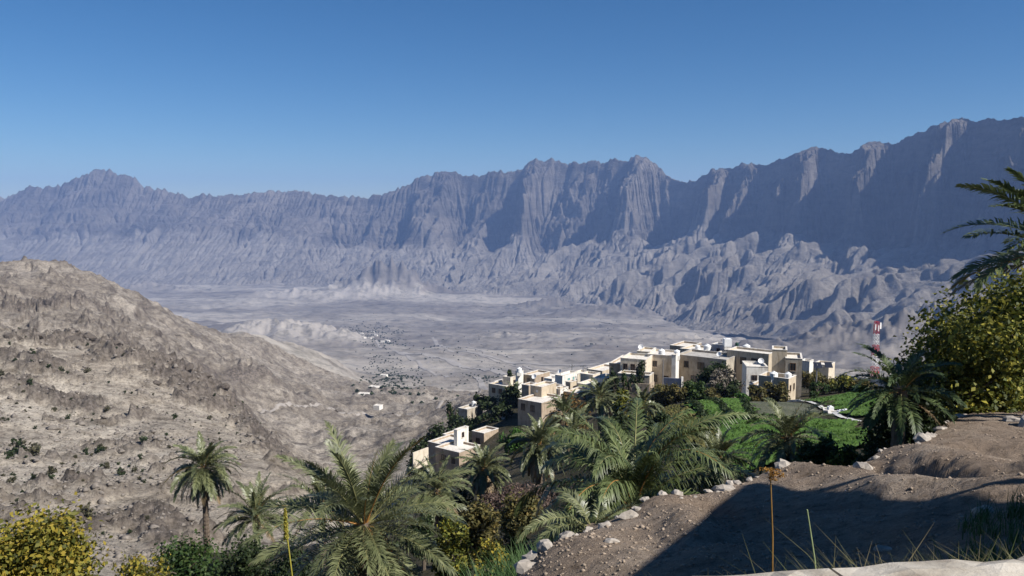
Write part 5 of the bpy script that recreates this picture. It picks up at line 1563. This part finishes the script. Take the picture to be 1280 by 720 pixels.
M_PEBBLE = plain('dirt_pebble', (.30, .24, .185), .95, .45, 5)
TP = [ # px, py, D
    (150, 1500, 2.2), (400, 1400, 2.2), (700, 1100, 2.0), (1000, 880, 2.0), (1280, 800, 2.0), (1700, 740, 2.0),
    (300, 1250, 4), (640, 1000, 4), (900, 920, 4), (1100, 860, 4), (1280, 800, 4), (1700, 700, 4),
    (550, 900, 7), (750, 830, 7), (900, 785, 7), (1050, 745, 7), (1200, 695, 6.5), (1280, 676, 6.5), (1600, 620, 7),
    (600, 780, 9.5), (700, 737, 9.8), (800, 716, 9.5), (900, 700, 9.3), (1000, 690, 9.3), (1100, 672, 9.3), (1200, 645, 9.5), (1290, 625, 10), (1600, 570, 11),
    (560, 790, 11), (650, 727, 11), (720, 690, 11.5), (800, 672, 11.5), (900, 650, 12), (1000, 632, 12.5), (1100, 628, 12), (1180, 622, 12), (1250, 612, 12.5), (1350, 585, 13),
    (690, 692, 12.6), (760, 655, 13.2), (830, 634, 14), (900, 614, 15), (985, 599, 16), (1050, 587, 17), (1110, 574, 18.5), (1180, 566, 17.5), (1230, 580, 16), (1290, 572, 16.5),
    (1160, 552, 20), (1200, 535, 21), (1290, 535, 20), (1400, 520, 20), (1195, 519, 24), (1290, 514, 25), (1420, 500, 25), (1600, 480, 25)]
_tc = np.array([(*ray(p[0], p[1]), math.log(p[2])) for p in TP])
TPP = np.stack([_tc[:, 0], _tc[:, 2] * .5], 1); TW = _tps_fit(TPP, _tc[:, 1], 3e-4)
EDGE = [(100, 4.4), (300, 4.8), (560, 9.6), (650, 11.6), (690, 12.8), (760, 13.4), (830, 14.2), (900, 15.2), (985, 16.2), (1050, 17.3), (1110, 18.8), (1135, 19.6), (1160, 20.8), (1190, 23.5), (1210, 24.6), (1290, 25.5), (1500, 26), (1900, 26)]
def crest(x, y, pts, h, w, asym=1.0):
    d = seg_dist(x, y, pts)
    return h * np.exp(-(d / w) ** 2)
def edge_y(u):
    uu = [ray(p, 620)[0] for p, _ in EDGE]
    return np.interp(u, uu, [d for _, d in EDGE])
RIDGES = [([(985, 599, 16), (1040, 612, 14.6), (1120, 628, 12.8), (1190, 630, 11.6), (1245, 626, 11.0)], .34, .85),
          ([(1136, 577, 18), (1190, 590, 15.8), (1250, 600, 14.2), (1310, 605, 13.4)], .30, .75),
          ([(835, 634, 14), (862, 650, 12.6), (885, 668, 11.3)], .26, .65),
          ([(700, 690, 12.2), (735, 700, 11.4), (780, 716, 10.2)], .16, .7)]
DITCH = [([(1080, 592, 16.3), (1140, 604, 14.8), (1210, 612, 13.2), (1300, 615, 12.4)], -.42, .62),
         ([(880, 640, 13.4), (905, 655, 12.2), (930, 672, 10.8)], -.30, .6),
         ([(790, 690, 11.6), (830, 705, 10.3)], -.15, .6),
         ([(1230, 560, 18), (1300, 572, 16.8), (1400, 575, 16)], -.25, .6)]
def terrace_z(u, y):
    x = u * y
    z = _tps_eval(TPP, TW, u, np.log(y) * .5) * y
    far = sstep(8, 10.5, y)
    for pts, h, w in RIDGES + DITCH:
        z = z + crest(x + .25 * fbm(x / 1.5, y / 1.5, 3, 141), y + .25 * fbm(x / 1.5, y / 1.5, 3, 142), [xy(*p) for p in pts], h, w) * far
    z = z + fbm(x / 1.6, y / 1.6, 4, 131, .5) * .05 + fbm(x / .3, y / .3, 4, 135, .6) * .011
    z = z + np.clip(fbm(x / .11, y / .11, 2, 139), .3, 2) * .02
    return z
def T(x, y): return float(terrace_z(np.array([x / y]), np.array([y]))[0])
def make_terrace():
    nu, ny = 640, 420
    ug = np.linspace(ray(100, 620)[0], ray(1750, 620)[0], nu)
    ey = edge_y(ug) * (1 + .012 * fbm(ug * 30, ug * 0, 4, 151))
    tq = np.linspace(0, 1, ny)
    Y = np.exp(math.log(1.95) + (np.log(ey)[None] - math.log(1.95)) * (tq[:, None] ** .62))
    U = np.broadcast_to(ug, Y.shape)
    Z = terrace_z(U, Y)
    rows = [(U * Y, Y, Z)]
    # crumbling retaining bank below the rim
    X1, Y1, Z1 = (U * Y)[-1:], Y[-1:], Z[-1:]
    for q, dz in ((.10, .12), (.22, .55), (.38, 1.1), (.6, 2.2), (1.0, 4.5)):
        rows.append((X1 * (1 + q * .02), Y1 + q + .08 * fbm(X1 / .4, Y1 * 0 + q * 5, 3, 153), Z1 - dz + .06 * fbm(X1 / .3, Y1 * 0 + q * 3, 3, 154)))
    V = np.stack([np.concatenate([r[i] for r in rows], 0) for i in range(3)], 2).reshape(-1, 3)
    o = np_mesh('dirt_terrace', V, grid_faces(ny + 5, nu), M_DIRT)
    tag(o, kind='structure')
make_terrace()

# ------------------------------------------------------------------ stones
def stone_mesh(rng, name, mat, sub=2):
    bm = bmesh.new()
    bmesh.ops.create_icosphere(bm, subdivisions=sub, radius=.5)
    ph = rng.uniform(0, 50, 3)
    for v in bm.verts:
        c = v.co.copy()
        n = fbm(np.array([c.x * 2.2 + ph[0]]), np.array([c.y * 2.2 + c.z * 1.7 + ph[1]]), 3, 5)[0]
        q = Vector((round(c.x * 3.2) / 3.2, round(c.y * 3.2) / 3.2, round(c.z * 3.2) / 3.2))
        v.co = (c * .6 + q * .4) * (1 + .32 * n)
    me = bpy.data.meshes.new(name); bm.to_mesh(me); bm.free(); me.materials.append(mat)
    return me
_rs = np.random.RandomState(19)
STONE_ME = [stone_mesh(_rs, 'stone', M_STONE) for _ in range(6)]
STONE_DK = [stone_mesh(_rs, 'boulder', M_STONED) for _ in range(5)]
def stone(px, D, size, label, group, dark=False, x=None, sink=.45, hfun=None, name='stone'):
    u = ray(px, 600)[0]; y = D
    z = (hfun or T)(u * y, y)
    me = _rs.choice(STONE_DK if dark else STONE_ME)
    o = bpy.data.objects.new(name, me); COL.objects.link(o)
    s = size
    o.scale = (s * _rs.uniform(.9, 1.5), s * _rs.uniform(.8, 1.2), s * _rs.uniform(.55, .9))
    o.location = (u * y, y, z + o.scale[2] * (.5 - sink) * .6)
    o.rotation_euler = (_rs.uniform(-.3, .3), _rs.uniform(-.3, .3), _rs.uniform(0, 6.28))
    tag(o, label, 'stone', group)
def rim_stones():
    segs = [(655, 745, 9, 'pale stone on the terrace rim beside the reeds'), (745, 880, 9, 'pale stone on the terrace rim under the huge clump palm'), (880, 1000, 10, 'pale stone on the terrace rim below the round headed palm'),
            (1000, 1075, 9, 'pale stone on the terrace rim behind the citrus bushes'), (1075, 1130, 8, 'pale stone on the terrace rim below the shady thicket'), (1130, 1205, 17, 'bright white stone heaped at the rim corner by the dark bush')]
    for a, b, n, lab in segs:
        for i in range(n):
            px = a + (b - a) * (i + _rs.uniform(.1, .9)) / n
            D = float(edge_y(np.array([ray(px, 600)[0]]))[0]) - _rs.uniform(-.1, .6)
            stone(px, D, (.07 + .27 * _rs.uniform() ** 2.2) * (1.35 if a >= 1130 else 1), lab, lab.replace('stone', 'stones'))
    for px, D, s, lab in [(905, 15.0, .30, 'largest pale boulder on the rim, where the shadow edge begins'), (1080, 17.2, .40, 'long white boulder on the rim below the shady thicket, the widest there'),
                          (660, 11.4, .32, 'pale block on the rim beside the tallest reeds'), (1140, 18.9, .36, 'white boulder at the inner turn of the rim'), (1262, 21.5, .5, 'grey boulder at the foot of the rust brown dry bush'), (1290, 20.5, .7, 'large grey boulder at the very edge beside the rust brown bush'),
                          (765, 11.2, .16, 'flat pale stone lying loose on the sunlit dirt'), (1110, 8.6, .16, 'rounded dark stone in the deepest shade of the terrace'), (1232, 9.3, .26, 'bluish stone in the shade at the right end of the mound')]:
        stone(px, D, s, lab, None)
rim_stones()
def pebbles():
    """loose gravel strewn over the dirt"""
    rng = np.random.RandomState(3); Vs, Fs, off = [], [], 0
    base = np.array([[1, 0, 0], [-1, 0, 0], [0, 1, 0], [0, -1, 0], [0, 0, 1], [0, 0, -1]], float)
    tri = np.array([[0, 2, 4], [2, 1, 4], [1, 3, 4], [3, 0, 4], [2, 0, 5], [1, 2, 5], [3, 1, 5], [0, 3, 5]])
    n = 4500
    px = rng.uniform(650, 1300, n); u = np.array([ray(p, 620)[0] for p in px]); e = edge_y(u); y = 8 + (e - 8.2) * rng.uniform(0, 1, n)
    z = terrace_z(u, y)
    s = .008 + .032 * rng.uniform(0, 1, n) ** 5
    for i in range(n):
        v = base * s[i] * rng.uniform(.6, 1.4, (6, 1)) * np.array([1.2, 1, .7]) + np.array([u[i] * y[i], y[i], z[i] + s[i] * .2])
        Vs.append(v); Fs.append(tri + off); off += 6
    o = np_mesh('gravel', np.concatenate(Vs), np.concatenate(Fs), M_PEBBLE, smooth=False); tag(o, kind='stuff')
pebbles()
def hillside_boulders():
    spots = [(118, 120, 2.4), (128, 122, 2.0), (195, 118, 2.6), (208, 117, 2.2), (172, 128, 1.6), (212, 105, 1.8), (95, 128, 1.6), (140, 345, 6), (165, 343, 5), (120, 346, 6), (185, 340, 5), (205, 337, 5), (240, 333, 5), (262, 328, 4), (150, 325, 5), (130, 318, 4), (60, 330, 4), (25, 322, 5), (225, 320, 4), (285, 318, 4), (180, 312, 4), (200, 300, 3.5), (100, 335, 5)]
    for px, D, s in spots:
        near = D < 200
        lab = 'dark boulder in the broken ledge low on the bare slope' if near else 'dark rock on the outcrop along the top of the bare slope'
        stone(px, D, s, lab, 'dark boulders low on the bare slope' if near else 'dark rocks of the outcrop on the bare slope', True, sink=.4, hfun=H, name='boulder')
    rng = np.random.RandomState(8); Vs, Fs, off = [], [], 0
    base = np.array([[1, 0, 0], [-1, 0, 0], [0, 1, 0], [0, -1, 0], [0, 0, 1], [0, 0, -1]], float)
    tri = np.array([[0, 2, 4], [2, 1, 4], [1, 3, 4], [3, 0, 4], [2, 0, 5], [1, 2, 5], [3, 1, 5], [0, 3, 5]])
    n = 9000
    D = np.exp(rng.uniform(math.log(85), math.log(350), n)); px = rng.uniform(-60, 430, n)
    k = ~((px > 230 + (D - 100) * .8) & (D < 300)); D, px = D[k], px[k]
    u = np.array([ray(p, 520)[0] for p in px]); z = ground_z(u, D)
    cl = fbm(u * D / 14, D / 14, 3, 161)
    s = (.10 + .6 * rng.uniform(0, 1, len(D)) ** 5) * (1 + np.clip(cl, 0, 1)) * np.sqrt(D / 150)
    V = base[None] * s[:, None, None] * rng.uniform(.6, 1.4, (len(D), 6, 1)) * np.array([1.2, 1, .75]) + np.stack([u * D, D, z + s * .2], 1)[:, None]
    F = tri[None] + (np.arange(len(D)) * 6)[:, None, None]
    o = np_mesh('scree', V.reshape(-1, 3), F.reshape(-1, 3), M_SCREE, smooth=False); tag(o, kind='stuff')
hillside_boulders()

# ------------------------------------------------------------------ parapet in front of the viewer
def parapet():
    m, nt, b = new_mat('parapet_stone')
    p, g = geo_pos(nt)
    n1 = noise_node(nt, p, 7, 7, .65); n2 = noise_node(nt, p, 60, 6, .7)
    r = ramp(nt, n1.outputs[0], [(.32, (.24, .20, .16)), (.5, (.40, .36, .30)), (.7, (.52, .48, .42))])
    nt.links.new(r.outputs[0], b.inputs['Base Color']); bump(nt, b, n2.outputs[0], .5, .01)
    root = empty('parapet_wall', (0.9, 1.7, -1.6)); tag(root, 'pale mortared stone parapet ledge along the bottom edge', 'wall')
    rng = np.random.RandomState(4)
    A = Vector((-.6, 1.55, -.805)); Bp = Vector((2.6, 2.05, -.80))
    d = (Bp - A).normalized(); n = Vector((-d.y, d.x, 0)).normalized()
    L = (Bp - A).length; x = 0; off = Vector((.9, 1.7, -1.6))
    while x < L:
        w = rng.uniform(.22, .48); x2 = min(L, x + w - .008)
        bm = bmesh.new(); bmesh.ops.create_cube(bm, size=1)
        bmesh.ops.subdivide_edges(bm, edges=bm.edges[:], cuts=5, use_grid_fill=True)
        dep = .42 + rng.uniform(-.012, .02)
        for v in bm.verts:
            q = A + d * (x + (v.co.x + .5) * (x2 - x)) + n * (-(v.co.y + .5) * .0 + (.0 - (.5 - v.co.y) * dep)) + Vector((0, 0, (v.co.z - .5) * .22))
            e = max(abs(v.co.x), abs(v.co.y), 0)
            nn = fbm(np.array([q.x * 9]), np.array([q.y * 9 + q.z * 5]), 3, 171)[0] * .016
            edge = (abs(v.co.x) > .45) * .008 + (abs(v.co.y) > .45) * .010
            q += Vector((0, 0, nn - (edge if v.co.z > .3 else 0))) + n * (fbm(np.array([q.x * 7]), np.array([q.z * 9]), 2, 175)[0] * .02 if v.co.y > .45 else 0)
            v.co = q - off
        me = bpy.data.meshes.new('coping_stone'); bm.to_mesh(me); bm.free(); me.materials.append(m)
        o = bpy.data.objects.new('coping_stone', me); COL.objects.link(o); o.parent = root
        x += w
    mb = MB()
    P = [A - n * .40, A - n * .03, Bp - n * .03, Bp - n * .40]
    top = [q + Vector((0, 0, -.2)) - off for q in P]; bot = [q + Vector((0, 0, -2.6)) - off for q in P]
    for i in range(4):
        j = (i + 1) % 4; mb.quad(bot[i], bot[j], top[j], top[i])
    mb.quad(*top); mb.build('wall_core', m, root)
parapet()

# ------------------------------------------------------------------ grass and stalks by the parapet
def front_grass():
    rng = np.random.RandomState(12); sp = []
    for _ in range(150):
        px = rng.uniform(820, 1120); D = rng.uniform(2.15, 3.4); u = ray(px, 700)[0]
        sp.append((u * D, D, T(u * D, D), rng.uniform(.75, 1.1)))
    tufts('grass', sp, L_DRYG, .37, .0026, 30, seed=6, bend=.9)
    sp = []
    for _ in range(260):
        px = rng.uniform(1150, 1400); D = rng.uniform(3.2, 8.5); u = ray(px, 680)[0]
        if px < 1200 and D > 6: continue
        sp.append((u * D, D, T(u * D, D), rng.uniform(.5, 1.2)))
    tufts('grass', sp, L_REED, .24, .004, 16, seed=7, bend=.8)
    sp = []
    for _ in range(160):
        px = rng.uniform(1060, 1330); D = rng.uniform(2.2, 3.6); u = ray(px, 700)[0]
        sp.append((u * D, D, T(u * D, D), rng.uniform(.75, 1.1)))
    tufts('grass', sp, L_DRYG, .31, .0026, 26, seed=8, bend=.9)
    sp = []
    for px, D, n in ((1240, 21, 0),):
        pass
front_grass()
def stalk(name, label, base, top, r, mat, head=None):
    base = Vector(base); top = Vector(top)
    root = empty(name, base); tag(root, label, 'plant')
    v = top - base; mb = MB()
    mid = v * .5 + Vector((.035, .02, 0)) * v.length
    mb.tube([(0, 0, -.1), mid * .5 + Vector((.008, 0, 0)), mid, mid.lerp(v, .5) + Vector((.006, 0, 0)), v], [r * 1.25, r * 1.1, r * .9, r * .7, r * .5], 7)
    mb.build('stem', mat, root)
    rng = np.random.RandomState(int(abs(base.x) * 100))
    # basal leaves
    Vs, Fs, off = [], [], 0
    for i in range(12):
        az = rng.uniform(0, 6.28); l = rng.uniform(.25, .5)
        c = np.array([math.cos(az), math.sin(az), 0]); s = np.array([-math.sin(az), math.cos(az), 0])
        rows = [(c * l * t + np.array([0, 0, l * (.9 * t - .7 * t * t)]), w) for t, w in ((0, .02), (.4, .022), (.75, .014), (1, .002))]
        V = np.array([q for p, w in rows for q in (p + s * w, p - s * w)]); Vs.append(V)
        for j in range(3): Fs.append([off + 2 * j, off + 2 * j + 1, off + 2 * j + 3, off + 2 * j + 2])
        off += 8
    np_mesh('leaf_rosette', np.concatenate(Vs), np.array(Fs), L_REED, smooth=False, parent=root)
    if head: head(root, v, rng)
M_YSTALK = plain('yellow_green_stalk', (.34, .30, .05), .6, .25, 20)
M_BSTALK = plain('brown_stalk', (.30, .17, .05), .6, .3, 20)
M_GSTALK = plain('pale_green_stalk', (.30, .36, .18), .6, .25, 30)
L_HEAD = leaf_mat('seed_head', [(.30, .27, .05), (.42, .36, .07), (.24, .26, .05)])
L_HEADO = leaf_mat('dry_flower_head', [(.30, .15, .03), (.42, .22, .04), (.20, .10, .03)])
def spike(root, v, rng):
    cl = [(tuple(v + Vector((0, 0, -.05 + .009 * i))), (.007 * (1.2 - .06 * i), .007 * (1.2 - .06 * i), .02), 40) for i in range(12)]
    V, F = leaves_arrays(rng, cl, .007); np_mesh('seed_spike', V, F, L_HEAD, smooth=False, parent=root)
def umbel(root, v, rng):
    cl = [(tuple(v + Vector((rng.normal() * .02, rng.normal() * .02, rng.uniform(-.02, .03)))), (.018, .018, .010), 34) for i in range(12)]
    V, F = leaves_arrays(rng, cl, .0055); np_mesh('flower_head', V, F, L_HEADO, smooth=False, parent=root)
def spot(px, py, D): return at(px, py, D)
q = at(361, 720, 3.0); stalk('seed_stalk', 'yellow green seed spike on a thin stem in front of the biggest palm', (q.x, 3.0, T(q.x, 3.0)), at(357, 655, 3.0), .005, M_YSTALK, spike)
q = at(955, 708, 3.4); stalk('flower_stalk', 'tall brown stalk with a dry orange flower head before the shadow', (q.x, 3.4, T(q.x, 3.4)), at(963, 592, 3.4), .0055, M_BSTALK, umbel)
q = at(1030, 712, 2.9); stalk('green_stalk', 'leaning pale green headless stalk in the grass by the parapet', (q.x, 2.9, T(q.x, 2.9)), at(1009, 637, 2.9), .005, M_GSTALK)

# ------------------------------------------------------------------ the shelter added out of view, outline fitted to the shadow on the terrace
def terrace_hit(px, py):
    u, w = ray(px, py)
    ys = np.linspace(3.0, 26, 4000)
    d = terrace_z(np.full_like(ys, u), ys) - w * ys
    i = int(np.argmax(d > 0)); return Vector((u * ys[i], ys[i], w * ys[i]))
def shade_caster():
    zt = 3.3
    def up(px, py):
        h = terrace_hit(px, py); t = (zt - h.z) / sun_dir.z
        q = h + sun_dir * t; return Vector((q.x, q.y, 0))
    ring = [up(930, 606), up(1060, 623), up(1238, 633)]
    Rc = ring[0]; A = up(785, 719)
    ring = [ring[0], ring[1], ring[2], ring[2] + (ring[2] - ring[1]).normalized() * 7, ring[2] + (ring[2] - ring[1]).normalized() * 7 + (A - Rc).normalized() * 6, Rc + (A - Rc) * 1.25]
    root = empty('shade_caster', (Rc.x, Rc.y, -4.5)); tag(root, 'added unseen flat roofed shelter beside the viewpoint casting the dark wedge of shade', 'shade_caster')
    mb = MB(); lo = [Vector((p.x, p.y, zt - .22)) - root.location for p in ring]; hi = [Vector((p.x, p.y, zt)) - root.location for p in ring]
    n = len(ring)
    for i in range(n):
        j = (i + 1) % n; mb.quad(lo[i], lo[j], hi[j], hi[i])
    mb.quad(*hi); mb.quad(*lo[::-1]); mb.build('roof', M_ROOFG, root)
    c = sum(ring, Vector((0, 0, 0))) / n
    for p in ring:
        q = c + (p - c) * .8 - Vector((root.location.x, root.location.y, 0))
        mb = MB(); mb.bar((q.x, q.y, -2.5), (q.x, q.y, zt + 4.5 - .222), .09, 8); mb.build('post', M_STEEL, root)
shade_caster()

# unseen house added behind the camera: it keeps half the sky from the foreground
def sky_blocking_house():
    root = empty('sky_blocker', (-2, -7.5, -4)); tag(root, 'added unseen house behind the viewpoint, blocking skylight', 'house')
    mb = MB(); block_walls(mb, -13, 9, -4, 4, -3, 9.2, .5, .3); mb.build('wall', W_STONE, root)
    mb = MB(); mb.box(-12.6, 8.6, -3.6, 3.6, 8.71, 8.8); mb.build('roof', M_ROOFG, root)
    mb = MB(); mb.box(1, 2.1, 3.96, 4.06, 2.2, 4.4); d = mb.build('door', M_DOOR, root)
    mb = MB(); mb.box(1.9, 1.96, 4.065, 4.12, 3.2, 3.4); mb.build('handle', M_STEEL, d)
sky_blocking_house()
